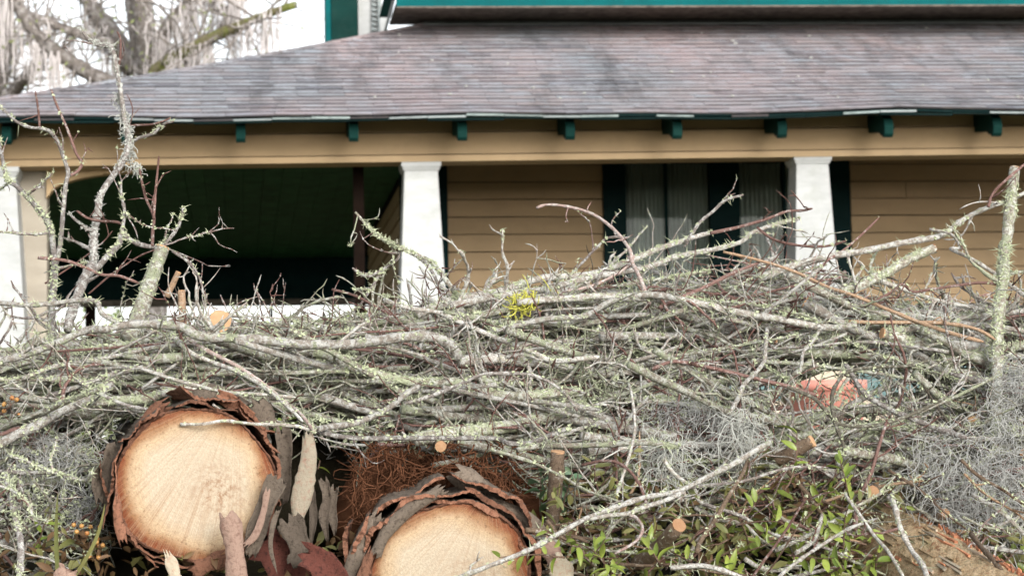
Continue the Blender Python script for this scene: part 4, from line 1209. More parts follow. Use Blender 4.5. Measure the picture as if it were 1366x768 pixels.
# stubs with sawn ends showing
STUBS = [
 ('short brown stub with a round orange sawn end among the leaves', 'brown', 10, -.33, [(850, 752, .12), (872, 735, .05), (906, 700, -.06)]),
 ('brown stub with orange sawn end beyond the debarked log', 'brown', 7, 0, [(1226, 722, .1), (1238, 706, .05), (1261, 684, -.04)]),
 ('round pale orange sawn end peeping over the debarked log', 'brown', 9, -.12, [(1176, 650, .35), (1170, 653, .15), (1164, 656, 0)]),
 ('small orange sawn end beside the grey moss, upper of two', 'grey', 6.5, -.02, [(1320, 565, .2), (1308, 562, .1), (1297, 560, 0)]),
 ('small orange sawn end beside the grey moss, lower of two', 'grey', 6, -.02, [(1318, 578, .2), (1306, 583, .1), (1295, 588, 0)]),
 ('small orange sawn end under the slanting branch tip', 'brown', 5, -.1, [(1040, 600, .2), (1030, 604, .1), (1022, 608, 0)]),
 ('small round sawn end poking from the rust fibre heap', 'brown', 8, -.2, [(584, 590, .4), (586, 592, .2), (588, 595, 0)]),
 ('large pale orange sawn end standing behind the arching branch', 'pale', 15, .0, [(299, 452, .4), (296, 440, .16), (294, 428, 0)]),
 ('brown rotten stub lying under the curved dark branch', 'brown', 9, -.22, [(1036, 614, .02), (1060, 601, 0), (1084, 588, -.02)]),
 ('short sawn brown upright stub standing beside the blue-green sprig', 'brown', 9.5, -.22, [(734, 716, .06), (740, 657, .02), (744, 602, 0)]),
 ('thin upright sawn stub beside the stout greenish stub', 'tan', 5, -.03, [(244, 440, .02), (243, 410, 0), (242, 388, 0)]),
 ('bare orange splinter leaning behind the stout greenish stub', 'tan', 4, .1, [(222, 396, 0), (230, 380, 0), (238, 363, 0)]),
 ('pale sawn round showing at the picture edge in the moss', 'brown', 8, 0, [(1390, 596, .3), (1380, 600, .1), (1368, 604, 0)]),
]
for lab, kind, r0, yo, pts in STUBS:
    p3 = [P(x, y, Yb(pts[-1][1]) + yo + dy) for x, y, dy in pts]
    make_branch('branch_stub', lab, 'stub', kind, p3, [r0 * 1.08 * p3[0][1] / F, r0 * p3[-1][1] / F], 0, 'end', .15 if kind != 'tan' else 0, sub=4, group=None)

# ------------------------------------------------------------------ logs
def log(face, depth_dir, Rr, length, label, seed, plates, cutname):
    rs = np.random.default_rng(seed)
    a = unit(depth_dir); face = np.asarray(face)
    ex_ = unit(np.cross(a, [0, 0, 1])); ez = np.cross(ex_, a)
    if ex_[0] < 0: ex_, ez = -ex_, -ez
    if ez[2] < 0: ez = -ez
    k = 72; an = np.arange(k) * 2 * math.pi / k
    out = 1 + .035 * np.cos(2 * an + rs.random() * 6) + .02 * np.cos(3 * an + rs.random() * 6) + .012 * np.cos(7 * an + rs.random() * 6)
    def ring(f, off, sc=1.0, jit=0): return face + a * off + sum_(f, sc, jit)
    def sum_(f, sc, jit):
        rr = Rr * f * out * sc * (1 + (rs.normal(0, jit, k) if jit else 0))
        return (rr * np.cos(an))[:, None] * ex_ + (rr * np.sin(an))[:, None] * ez
    # trunk body
    g = Geo(); rows = [ring(1.0, .004), ring(1.0, length * .3, jit=.01), ring(.99, length * .65, jit=.01), ring(.97, length)]
    V = np.concatenate(rows + [[face + a * length]]); ii = np.arange(k)
    Qs = np.concatenate([np.stack([r * k + ii, r * k + (ii + 1) % k, (r + 1) * k + (ii + 1) % k, (r + 1) * k + ii], -1) for r in range(3)])
    g.add(V, Qs, [[3 * k + q, 3 * k + (q + 1) % k, 4 * k] for q in range(k)])
    base = face - [0, 0, Rr]
    th = Thing('sawn_log', base, label, 'log', None, None, g, [BK_IN])
    # cut face: its own object whose origin is the face centre
    fr = [0, .18, .36, .54, .7, .82, .9, .96, 1.0]
    V = [np.zeros(3)]; 
    for f in fr[1:]:
        rr = Rr * f * out
        off = rs.normal(0, .0012, k) * (f > .85) + (.003 if f > .95 else 0)
        for q in range(k): V.append(np.array([rr[q] * math.cos(an[q]), off[q] - .001, rr[q] * math.sin(an[q])]))
    T = [[0, 1 + (q + 1) % k, 1 + q] for q in range(k)]
    Qs = [[1 + r * k + q, 1 + r * k + (q + 1) % k, 1 + (r + 1) * k + (q + 1) % k, 1 + (r + 1) * k + q] for r in range(len(fr) - 2) for q in range(k)]
    Qs = [[q_[0], q_[1], q_[2], q_[3]] for q_ in Qs]
    me = mesh_np('cut_face', np.array(V), Qs, T, [mat_cut(cutname, Rr)], True)
    fo = link('cut_face', me, th.o)
    m4 = Matrix([[ex_[0], a[0], ez[0], 0], [ex_[1], a[1], ez[1], 0], [ex_[2], a[2], ez[2], 0], [0, 0, 0, 1]])
    m4.translation = Vector(face - base)
    fo.matrix_local = m4
    # tight bark all round: furrowed ring, its front edge ragged
    g = Geo(); kk = 150; a2 = np.arange(kk) * 2 * math.pi / kk
    o2 = np.interp(a2, np.append(an, 2 * math.pi), np.append(out, out[0]))
    wv = 1.035 + .012 * np.sin(5 * a2 + rs.random() * 6) + rs.normal(0, .007, kk)
    def rg(f, off): return face + a * np.asarray(off)[..., None] * np.ones((kk, 1)) + (Rr * o2 * f * np.cos(a2))[:, None] * ex_ + (Rr * o2 * f * np.sin(a2))[:, None] * ez
    e0 = rs.normal(0, .002, kk)
    V = np.concatenate([rg(.985, e0 + .004), rg((.985 + wv) / 2, e0 - .002 + rs.normal(0, .0015, kk)), rg(wv, e0 + .003), rg(wv + rs.normal(0, .006, kk), e0 + .06), rg(wv + rs.normal(0, .006, kk), e0 + .2), rg(wv, e0 + length * .9)]); ii = np.arange(kk)
    Qs = np.concatenate([np.stack([r * kk + ii, r * kk + (ii + 1) % kk, (r + 1) * kk + (ii + 1) % kk, (r + 1) * kk + ii], -1) for r in range(5)])
    g.add(V, Qs, m=0); g.qm[-1][:2 * kk] = 1
    th.part('bark', g, [BK_OUT, BK_IN])
    # bark plates: curved slabs wrapped round, some lifting
    for (a0, a1, rin, thick, proud, ln, lift, tw_) in plates:
        g = Geo(); na_, nl = 26, 7
        A0, A1 = math.radians(a0), math.radians(a1)
        inn, outr = [], []
        ph = rs.random() * 6
        for l in range(nl):
            tl_ = l / (nl - 1)
            for q in range(na_):
                s = q / (na_ - 1); t = A0 + (A1 - A0) * s
                rb = Rr * (1 + .035 * math.cos(2 * t) * 0) * rin + lift * (abs(s - .5) * 2) ** 2 * Rr * (1 - .4 * tl_) + .004 * math.sin(9 * s + ph) + rs.normal(0, .0012)
                off = -proud + ln * tl_ + (.006 * math.sin(5 * s + ph) + .003 * math.sin(13 * s + 2 * ph) + rs.normal(0, .0022) if l == 0 else 0)
                th_ = thick * (.3 + .7 * math.sin(math.pi * s) ** .35) * (.75 + .35 * math.sin(6 * s + 2 * ph))
                tt = t + tw_ * tl_
                e = ex_ * math.cos(tt) + ez * math.sin(tt)
                inn.append(face + a * off + e * rb); outr.append(face + a * (off + rs.normal(0, .001)) + e * (rb + th_))
        V = np.array(inn + outr); m = na_ * nl
        qi, qo, qe = [], [], []
        for l in range(nl - 1):
            for q in range(na_ - 1):
                b = l * na_ + q
                qi.append([b, b + na_, b + na_ + 1, b + 1]); qo.append([m + b, m + b + 1, m + b + na_ + 1, m + b + na_])
        for q in range(na_ - 1):
            qe.append([q, q + 1, m + q + 1, m + q]); b = (nl - 1) * na_ + q; qe.append([b, m + b, m + b + 1, b + 1])
        for l in range(nl - 1):
            b = l * na_; qe.append([b, m + b, m + b + na_, b + na_]); b = l * na_ + na_ - 1; qe.append([b, b + na_, m + b + na_, m + b])
        g.add(V, qi, m=1); g.Q.append(np.array(qo)); g.qm.append(np.full(len(qo), 0)); g.Q.append(np.array(qe)); g.qm.append(np.full(len(qe), 1))
        th.part('bark_plate', g, [BK_OUT, BK_IN], smooth=False)
    return th, face, a, ex_, ez


Y1 = 4.85
f1 = P(262, 647, Y1); R1 = 101 * Y1 / F
pl1 = [(158, 215, 1.04, .007, .006, .3, .02, 0), (205, 262, 1.04, .008, .004, .28, .03, 0), (300, 350, 1.04, .009, -.006, .3, .04, 0), (60, 105, 1.04, .007, .006, .3, .03, 0),
       (112, 150, 1.05, .007, .012, .2, .1, .0), (150, 190, 1.07, .007, .0, .3, .05, 0), (195, 245, 1.075, .007, -.008, .25, .05, 0), (240, 290, 1.05, .007, -.012, .25, .08, 0),
       (20, 60, 1.06, .008, -.012, .3, .1, 0), (345, 385, 1.05, .008, -.004, .3, .06, 0), (165, 205, 1.13, .007, -.05, .25, .16, 0), (62, 98, 1.11, .008, -.05, .3, .16, .1), (30, 62, 1.13, .008, -.08, .3, .18, 0)]
log(f1, (-.10, 1, .03), R1, 1.0, 'upper sawn log with round cream face and curling rust bark', 3, pl1, 'sawn_face_upper')
Y2 = 4.72
f2 = P(600, 775, Y2); R2 = 104 * Y2 / F
pl2 = [(20, 60, 1.0, .014, -.004, .3, .02, 0), (52, 100, 1.0, .014, .004, .3, .02, 0), (95, 140, 1.0, .014, .0, .3, .03, 0), (135, 185, 1.0, .014, .004, .3, .02, 0), (-40, 25, 1.0, .014, 0, .3, .02, 0), (180, 320, 1.0, .014, 0, .3, .02, 0),
       (70, 125, 1.10, .011, .012, .3, .05, 0), (28, 80, 1.12, .011, .006, .3, .06, 0), (118, 160, 1.12, .011, .014, .3, .05, 0), (-5, 40, 1.12, .012, .02, .3, .06, 0),
       (92, 140, 1.21, .010, -.01, .35, .08, .0), (48, 88, 1.25, .010, .0, .35, .12, 0), (10, 52, 1.25, .012, -.01, .3, .1, 0), (140, 178, 1.24, .011, .01, .3, .1, 0), (150, 190, 1.34, .011, .0, .3, .12, 0)]
log(f2, (.06, 1, .04), R2, 1.1, 'lower sawn log cut off by the bottom edge, pale face under layered bark', 5, pl2, 'sawn_face_lower')

# debarked log running away through the leaves
RL = .112
E1, E2 = P(1186, 664, 5.25), P(1340, 754, 4.6)
nup = np.array([.5, 0, .865]); ax = unit(E1 - E2)
nup = unit(nup - ax * (nup @ ax)); sidev = np.cross(ax, nup)
if sidev[1] > 0: sidev = -sidev                       # towards the camera
A_, B_ = E2 - ax * .55 - nup * RL, E1 + ax * .75 - nup * RL
c = np.linspace(0, 1, 70)[:, None] * (B_ - A_) + A_
g = Geo(); g.tube(c, RL * (1 + rng.normal(0, .008, len(c))), 64, .014)
th = Thing('debarked_log', c[0] - [0, 0, RL], 'half-debarked yellow-brown log sloping away under leaves with frayed orange edge', 'log', None, None, g, [BARKLOG])
th.part('cut_end', cut_disc(A_, A_ - B_, RL * .97), STUB)


def sliver(t, f, L, w_, lift, mat, nm):
    e = nup * math.cos(t) + sidev * math.sin(t); q = A_ + (B_ - A_) * f + e * RL * .995
    w = np.cross(ax, e) * w_; u_ = ax * L + e * lift; z = rng.uniform(.3, 1, 4)
    g = Geo()
    g.add([q - w * z[0], q + w * z[1], q + w * z[2] + u_, q - w * z[3] + u_, q - w * z[0] + e * .005, q + w * z[1] + e * .005, q + w * z[2] * .8 + u_ + e * .004, q - w * z[3] * .8 + u_ + e * .004],
          [[0, 1, 2, 3], [4, 7, 6, 5], [0, 4, 5, 1], [1, 5, 6, 2], [2, 6, 7, 3], [3, 7, 4, 0]])
    th.part(nm, g, mat)


for k in range(190): sliver(rng.normal(.05, .09), rng.uniform(.2, .8), rng.uniform(.006, .03), rng.uniform(.002, .0045), rng.uniform(0, .008), BK_FRAY if k % 4 else BK_IN, 'bark_sliver')
for k in range(70): sliver(rng.uniform(.2, 1.5), rng.uniform(.25, .75), rng.uniform(.03, .12), rng.uniform(.002, .006), rng.uniform(-.004, .001), [BK_PALE, BARKLOG, BARKLOG, BARKLOG, BK_PALE, BK_FRAY][k % 6], 'bark_flake')

# ------------------------------------------------------------------ loose bark strips
def strip(label, pts, Y, wpx, curl, mo, mi, thick=.004, dy=(0, 0), ridge=0.0, name='bark_strip', wend=1.0, wstart=1.0):
    n = len(pts)
    c = catmull([P(x, y, Y + dy[0] + (dy[1] - dy[0]) * k / (n - 1)) for k, (x, y) in enumerate(pts)], 5); n = len(c)
    wm = wpx * Y / F / 2; m = 9
    t = np.gradient(c, axis=0); t /= np.linalg.norm(t, axis=1)[:, None]
    vw = unit(CAM - c.mean(0)); side = np.cross(t, vw); side /= np.linalg.norm(side, axis=1)[:, None]; nn_ = np.cross(side, t)
    F_, B__ = [], []
    ph = rng.random() * 6
    for k in range(n):
        f = k / (n - 1); ww = wm * (wstart + (1 - wstart) * min(1, f * 4)) * (1 + (wend - 1) * max(0, f * 3 - 2)) * (1 + .12 * math.sin(f * 9 + ph) + rng.normal(0, .03))
        for q in range(m):
            s = q / (m - 1) * 2 - 1
            e = c[k] + side[k] * ww * s + nn_[k] * (-curl * wm * s * s + ridge * wm * math.sin(4 * s + ph) * .3 + rng.normal(0, .0006)) + t[k] * (rng.normal(0, .006) + .006 * math.sin(7 * s + ph) if k in (0, n - 1) else 0)
            F_.append(e); B__.append(e - nn_[k] * thick * (1 if 0 < q < m - 1 else .3))
    V = np.array(F_ + B__); M_ = n * m
    qf, qb, qe = [], [], []
    for k in range(n - 1):
        for q in range(m - 1):
            b = k * m + q; qf.append([b, b + 1, b + m + 1, b + m]); qb.append([M_ + b, M_ + b + m, M_ + b + m + 1, M_ + b + 1])
        b = k * m; qe += [[b, b + m, M_ + b + m, M_ + b], [b + m - 1, M_ + b + m - 1, M_ + b + 2 * m - 1, b + 2 * m - 1]]
    for q in range(m - 1):
        qe.append([q, M_ + q, M_ + q + 1, q + 1]); b = (n - 1) * m + q; qe.append([b, b + 1, M_ + b + 1, M_ + b])
    g = Geo(); g.add(V, qf, m=0); g.Q += [np.array(qb), np.array(qe)]; g.qm += [np.full(len(qb), 1), np.full(len(qe), 1)]
    return Thing(name, c[-1], label, 'bark', 'loose bark strips by the logs', None, g, [mo, mi])


strip('long pale cream bark strip with pink edge hanging beside the upper log', [(411, 578), (412, 610), (406, 645), (399, 680), (397, 704)], 4.83, 25, .3, BK_PALE, BK_PINK, wend=.4, wstart=.55)
strip('pale pink split strip standing before the bottom of the upper log', [(303, 684), (309, 705), (313, 735), (316, 775)], 4.74, 27, .5, BK_PINK, BK_OUT, wstart=.8)
strip('grey weathered strip leaning against the lower flank of the upper log', [(372, 634), (360, 660), (350, 685), (340, 715), (335, 740)], 4.82, 26, -.6, BK_OUT, BK_IN, wend=.6)
strip('narrow tan strip curving along the rim of the upper log', [(356, 652), (352, 680), (341, 712), (326, 728)], 4.79, 9, .4, BK_PINK, BK_OUT)
strip('dark grey bark strip behind the pale cream one', [(377, 570), (380, 600), (379, 640), (372, 670)], 4.95, 20, -.7, BK_OUT, BK_IN)
strip('thin grey bark ribbon dangling below the pale cream strip', [(371, 680), (364, 700), (361, 730), (369, 762)], 4.78, 7, .3, BK_OUT, BK_OUT, wend=.3)
strip('lichen-spotted grey bark slab under the pale cream strip', [(384, 690), (393, 710), (402, 735), (400, 752)], 4.8, 32, -.2, BK_OUT, BK_IN, ridge=.3)
strip('dark red bark slab lying at the bottom between the logs', [(405, 738), (425, 748), (445, 768), (460, 790)], 4.72, 36, -.3, BK_RED, BK_OUT)
strip('wide dark red bark slab behind the pink split strip', [(345, 720), (365, 735), (385, 760), (390, 790)], 4.85, 50, -.3, BK_RED, BK_OUT)
strip('rust bark flap hanging off the flank of the upper log', [(158, 662), (157, 690), (161, 708), (164, 722)], 4.82, 13, .5, BK_IN, BK_OUT, wstart=.4)
strip('dark curled bark flake at the outer side of the upper log', [(158, 600), (150, 620), (140, 640), (142, 668)], 4.92, 30, -.8, BK_OUT, BK_OUT)
strip('brown bark flap standing on top of the upper log', [(188, 575), (200, 556), (213, 545), (222, 540)], 4.86, 20, .6, BK_IN, BK_OUT)
strip('dark bark curl rising behind the top of the upper log', [(255, 545), (275, 528), (300, 530), (325, 550)], 5.0, 28, .9, BK_OUT, BK_IN)
strip('rust bark curl behind the top of the upper log beside the dark one', [(290, 527), (305, 534), (322, 545), (336, 560)], 4.97, 18, -.6, BK_IN, BK_OUT)
strip('small dark bark square propped behind the upper log', [(340, 535), (348, 545), (356, 560), (362, 572)], 4.98, 26, .3, BK_OUT, BK_IN)
strip('grey shaggy bark strip hanging in the dark hollow', [(432, 640), (436, 665), (432, 690), (437, 720)], 4.98, 13, -.7, BK_OUT, BK_OUT, wend=.4)
strip('second grey shaggy strip hanging in the dark hollow', [(446, 648), (444, 680), (447, 715)], 5.0, 11, -.6, BK_OUT, BK_OUT, wend=.3)
strip('thin shaggy strip just behind the long pale cream one', [(416, 655), (418, 690), (414, 730)], 4.92, 10, -.6, BK_OUT, BK_IN, wend=.3)
strip('curled grey bark sheet over the top of the lower log', [(606, 630), (630, 645), (652, 665), (668, 675)], 4.78, 30, .8, BK_OUT, BK_IN)
strip('long brown bark strip leaning over the lower log', [(500, 742), (515, 710), (545, 680), (590, 652)], 4.70, 17, .6, BK_OUT, BK_IN)
strip('grey bark strip leaning outside the lower log', [(462, 775), (475, 740), (490, 705), (504, 685)], 4.72, 19, .6, BK_OUT, BK_IN)
strip('rust splinter of bark standing by the lower log rim', [(482, 775), (488, 755), (494, 735)], 4.66, 15, .4, BK_IN, BK_OUT, wend=.4)
strip('pale edged bark sheet curving down the flank of the lower log', [(655, 672), (690, 685), (715, 705), (728, 730)], 4.74, 22, .6, BK_OUT, BK_PINK)
strip('blunt grey bark block at the flank of the lower log', [(722, 722), (735, 735), (742, 752)], 4.68, 24, .5, BK_PINK, BK_OUT)
strip('pale bark chip lying at the lowest corner beside the lower log', [(738, 745), (748, 758), (752, 780)], 4.66, 30, .3, BK_PALE, BK_OUT)
strip('pale broken bark chip at the bottom under the upper log', [(224, 738), (230, 755), (236, 775)], 4.76, 16, .2, BK_PALE, BK_OUT, wstart=.5)
strip('rounded pink-brown bark chip at the bottom edge by the grass', [(92, 756), (88, 766), (84, 780)], 4.7, 28, .4, BK_PINK, BK_OUT)
strip('rust bark flake tucked under the upper log', [(258, 760), (278, 752), (300, 742)], 4.84, 22, .3, BK_IN, BK_OUT)

# ------------------------------------------------------------------ shredded rust fibre between the logs
g = Geo()
for k in range(1500):
    px = R.uniform(468, 694); py = R.uniform(592, 700)
    if py < 592 + max(0, (500 - px)) * .5 or px > 660 and py > 690: continue
    p = P(px, py, R.uniform(4.98, 5.25)); d = unit(np.array([R.gauss(0, .8), R.gauss(-.3, .5), R.gauss(-.2, .7)])); L = R.uniform(.02, .09)
    pp = [p]
    for q in range(4): d = unit(d + rng.normal(0, .35, 3)); pp.append(pp[-1] + d * L / 4)
    g.tube(pp, np.linspace(1, .4, 5) * R.uniform(.0008, .0022), 4, cap=False)
tag(link('bark_shreds', g.mesh('bark_shreds', FIBRE)), 'heap of shredded rust-brown bark fibre behind the lower log', 'fibre', None, 'stuff')
# crumbly lump under the fibres
g = Geo(); c0 = P(585, 680, 5.32); k = 22; m = 14; V = []
for b in range(m + 1):
    for a in range(k):
        th_ = math.pi * b / m; ph = 2 * math.pi * a / k
        r_ = 1 + .1 * math.sin(3 * ph + 2 * th_) + rng.normal(0, .03)
        V.append(c0 + np.array([.24 * r_ * math.sin(th_) * math.cos(ph), .14 * r_ * math.sin(th_) * math.sin(ph), .155 * r_ * math.cos(th_)]))
g.add(V, [[b * k + a, b * k + (a + 1) % k, (b + 1) * k + (a + 1) % k, (b + 1) * k + a] for b in range(m) for a in range(k)])
Thing('rotten_stump', c0 - [0, 0, .3], 'crumbling rust-brown rotten stump under the shredded fibre', 'stump', None, None, g, [FIBRE])

# ------------------------------------------------------------------ filler branches
ZONES = [
 (0, 230, 0, 530, 'before the carport pilaster'), (230, 480, 0, 530, 'below the dark carport mouth'), (480, 640, 0, 500, 'below the middle porch column'),
 (640, 820, 0, 500, 'below the bare tan siding'), (820, 1000, 0, 480, 'below the curtained window'), (1000, 1140, 0, 480, 'below the window column'), (1140, 1290, 0, 500, 'before the siding near the sawn stub'), (1290, 1500, 0, 540, 'round the tall lichened post'),
 (-200, 160, 530, 900, 'at the dark pile corner'), (160, 430, 500, 900, 'just over the upper sawn log'), (430, 640, 500, 900, 'over the rust fibre heap'), (640, 820, 500, 900, 'over the thickest mossy bough'),
 (820, 1010, 480, 900, 'by the drooping white twig'), (1010, 1180, 480, 900, 'in front of the salmon tub'), (1180, 1500, 500, 900, 'amid the grey moss'), (-200, 1600, -100, 1000, 'along the pile'),
]
KN = {'pale': 'pale', 'moss': 'lichen-green', 'grey': 'grey', 'red': 'reddish', 'dark': 'dark olive', 'tan': 'tan', 'pink': 'pinkish', 'brown': 'brown'}
count = 0; tries = 0; seen_labels = {}
while count < 212 and tries < 9000:
    tries += 1
    px = R.uniform(-60, 1430); t0 = Ttop(px)
    py = t0 + 18 + (R.random() ** 1.15) * (640 - t0 if px > 150 else 745 - t0)
    if 140 < px < 720 and py > 575: continue
    if px > 740 and py > 665: continue
    if 1045 < px < 1225 and 485 < py < 570 and R.random() < .75: continue
    Y = Yb(py) + R.uniform(-.05, .35)
    c0 = P(px, py, Y)
    L = R.uniform(.4, 1.5) * (1 if py < 560 else .7)
    tilt = R.gauss(0, .17) if R.random() < .8 else R.gauss(0, .6)
    yaw = R.gauss(0, .3)
    sgn = R.choice((-1, 1))
    d = np.array([sgn * math.cos(tilt) * math.cos(yaw), math.sin(yaw) * .8, math.sin(tilt)])
    big = R.random() ** 1.8
    r0 = .0034 + .0125 * big
    bend = rng.normal(0, .035, 3) * [.3, .6, 1]
    n = 7; pts = []
    for k in range(n):
        t = k / (n - 1) - .5
        pts.append(c0 + d * L * t + bend * L * (t * t * 4 - .6) + rng.normal(0, .008, 3) * (L / 1.0))
    pr = [proj(p) for p in pts]
    ok = all(y > Ttop(x) - 6 for x, y in pr) and all(p[1] > Yb(y) - .12 for p, (x, y) in zip(pts, pr))
    for x, y in pr:
        if 150 < x < 375 and y > 548: ok = False
        if 480 < x < 720 and y > 650: ok = False
        if 425 < x < 470 and y > 590: ok = False
        if 1050 < x < 1215 and 490 < y < 565 and R.random() < .68: ok = False
    if not ok: continue
    kind = R.choices(['pale', 'moss', 'grey', 'red', 'dark', 'tan', 'pink'], [5, 7, 4, 2.4 if px > 700 else 1.3, .7, .35, .6])[0]
    if kind in ('red', 'tan', 'pink'): r0 = min(r0, .0055)
    if px > 1000 and py > 480 and R.random() < .4: kind = 'dark' if R.random() < .5 else 'grey'
    size = 'stout' if r0 > .0095 else ('middling' if r0 > .006 else ('slender' if r0 > .004 else 'thin'))
    dx, dy_ = pr[-1][0] - pr[0][0], pr[-1][1] - pr[0][1]
    if dx < 0: dx, dy_ = -dx, -dy_
    sl = dy_ / (dx + 1)
    ori = 'level' if abs(sl) < .12 else ('gently rising' if -.4 < sl < 0 else ('steep rising' if sl <= -.4 else ('gently falling' if sl < .4 else 'steep falling')))
    mx, my = pr[n // 2]
    zone = next(z[4] for z in ZONES if z[0] <= mx < z[1] and z[2] <= my < z[3])
    lg_ = 'long ' if L > .85 else ('short ' if L < .5 else '')
    lab = f'{lg_}{size} {KN[kind]} branch {ori} {zone}'
    th = make_branch('branch', lab, 'branch', kind, pts, [r0, r0 * .55], .9, R.choice([None, None, None, 'start']) if r0 > .007 else None,
                     {'moss': 1.0, 'pale': .4, 'grey': .4}.get(kind, .1), group='branches ' + zone, sub=4, wobble=.0009)
    count += 1

# short sticks strewn over and among the leaves
SZ = [(730, 830, 'beside the blue-green sprigs'), (830, 930, 'round the round sawn stub'), (930, 1040, 'behind the brown crooked stick'), (1040, 1150, 'before the debarked log'), (1150, 1240, 'on the debarked log'), (1240, 1400, 'beyond the debarked log')]
for k in range(64):
    px = R.uniform(735, 1380); py = R.uniform(628, 765)
    if 1150 < px < 1350 and py > 670 + max(0, px - 1200) * .6 - 15: continue
    Y = Yb(py) - .12 + R.uniform(-.12, .16)
    p = P(px, py, Y); tilt = R.gauss(.3, .6) * R.choice((-1, 1)); d = np.array([math.cos(tilt), R.gauss(0, .35), math.sin(tilt)]); L = R.uniform(.1, .34)
    pts = [p + d * L * (q / 4 - .5) + rng.normal(0, .006, 3) for q in range(5)]
    kind = R.choice(['pale', 'grey', 'brown', 'red', 'tan', 'moss', 'brown']); r0 = R.uniform(.0022, .0062)
    zone = next((z[2] for z in SZ if z[0] <= px < z[1]), 'among the leaves')
    hgt = 'low down' if py > 720 else ('midway' if py > 675 else 'high up')
    make_branch('stick', f'{"thin" if r0 < .004 else "thick"} {KN[kind]} stick {"lying flat" if abs(tilt) < .35 else "leaning"} {hgt} {zone}', 'stick', kind, pts, [r0, r0 * .6], .8, None, .2, group='sticks ' + zone, sub=4, tl=(.03, .09))
c0, c1 = P(70, 668, 5.62), P(800, 640, 5.62)  # added blocker behind the sawn logs, coloured dark to shade the hollow
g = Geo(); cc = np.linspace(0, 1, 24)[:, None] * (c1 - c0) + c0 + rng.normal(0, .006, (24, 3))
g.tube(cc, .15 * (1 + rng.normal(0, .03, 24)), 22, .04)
Thing('hollow_blocker', cc[0] - [0, 0, .15], 'added dark log shape darkening the hollow behind the two sawn logs', 'log', None, None, g, [SHADE_FILL])

# ------------------------------------------------------------------ tangle of fine twigs (nobody could count them)
def tangle(name, label, kind, n, seed_region, rr=(.0018, .0042), LL=(.1, .42)):
    g = Geo(); c = 0; tr = 0
    while c < n and tr < n * 6:
        tr += 1
        px = R.uniform(-60, 1430); t0 = Ttop(px)
        py = t0 + 10 + R.random() * (760 - t0)
        if not seed_region(px, py): continue
        if 1045 < px < 1225 and 485 < py < 570 and R.random() < .7: continue
        Y = Yb(py) + R.uniform(-.05, .45)
        p = P(px, py, Y); out = []
        d = np.array([R.choice((-1, 1)) * 1.0, R.gauss(0, .45), R.gauss(0, .45)])
        grow(p, d, R.uniform(*LL), R.uniform(*rr), 1, out, .14, .8)
        ok = True
        x, y = proj(out[0][0][-1])
        if y < Ttop(x) - 18: continue
        for a, b in out[:1]:
            for q in a[::3]:
                x, y = proj(q)
                if (150 < x < 372 and 545 < y) or (485 < x < 720 and y > 655) or (425 < x < 468 and y > 592) or (1050 < x < 1160 and 500 < y < 562 and R.random() < .6): ok = False
        if not ok: continue
        for a, b in out: g.tube(a, b, 4, cap=False)
        c += 1
    tag(link(name, g.mesh(name, BARKS[kind])), label, 'twigs', None, 'stuff')


def reg(px, py):
    if 140 < px < 425 and py > 570: return False
    if 425 <= px < 720 and py > 600: return False
    if px >= 720 and py > 700: return False
    return True


for nm_, kd_, cnt_ in (('pale grey', 'pale', 170), ('lichen-green', 'moss', 215)):
    g = Geo(); lgm = Geo(); c_ = tr_ = 0
    while c_ < cnt_ and tr_ < 6000:
        tr_ += 1
        px = R.uniform(-60, 1430); t0 = Ttop(px); py = t0 + 22 + R.random() * (615 - t0)
        if not reg(px, py): continue
        if 1045 < px < 1225 and 485 < py < 570: continue
        if px > 850 and R.random() < .5: continue
        tilt = R.gauss(0, .24); yaw = R.gauss(0, .3); d = np.array([math.cos(tilt) * math.cos(yaw), math.sin(yaw), math.sin(tilt)]); L = R.uniform(.35, 1.1)
        p = P(px, py, Yb(py) + R.uniform(.0, .35)); bd = rng.normal(0, .03, 3)
        pts = np.array([p + d * L * (k / 9 - .5) + bd * L * ((k / 9 - .5) ** 2 * 4 - .6) for k in range(10)]) + np.cumsum(rng.normal(0, .003, (10, 3)), 0)
        pr = [proj(q) for q in pts]
        if any(y < Ttop(x) - 2 for x, y in pr) or any((150 < x < 375 and y > 548) or (480 < x < 720 and y > 650) or (425 < x < 470 and y > 590) or (1050 < x < 1165 and 500 < y < 562) for x, y in pr): continue
        c_ += 1; r0 = R.uniform(.0035, .0115)
        g.tube(pts, np.linspace(r0, r0 * .55, 10) * (1 + (rng.random(10) < .2) * .2), 7, .05)
        lichen_on(lgm, pts, np.linspace(r0, r0 * .55, 10), int(L * (200 if kd_ == 'moss' else 70)), .9, beard=.4)
        for q in range(4):
            out = []; k = rng.integers(1, 9); grow(pts[k], unit(d * R.choice((-1, 1)) + rng.normal(0, .6, 3)), R.uniform(.05, .2), r0 * .45, 1, out)
            for a, b in out: g.tube(a, b, 4, cap=False)
    o_ = tag(link('deep_branches', g.mesh('deep_branches', BARKS[kd_])), f'mass of {nm_} branches deep inside the pile', 'branches', None, 'stuff')
    link('lichen', lgm.mesh('lichen', LICHEN, smooth=False), o_)['kind'] = 'stuff'


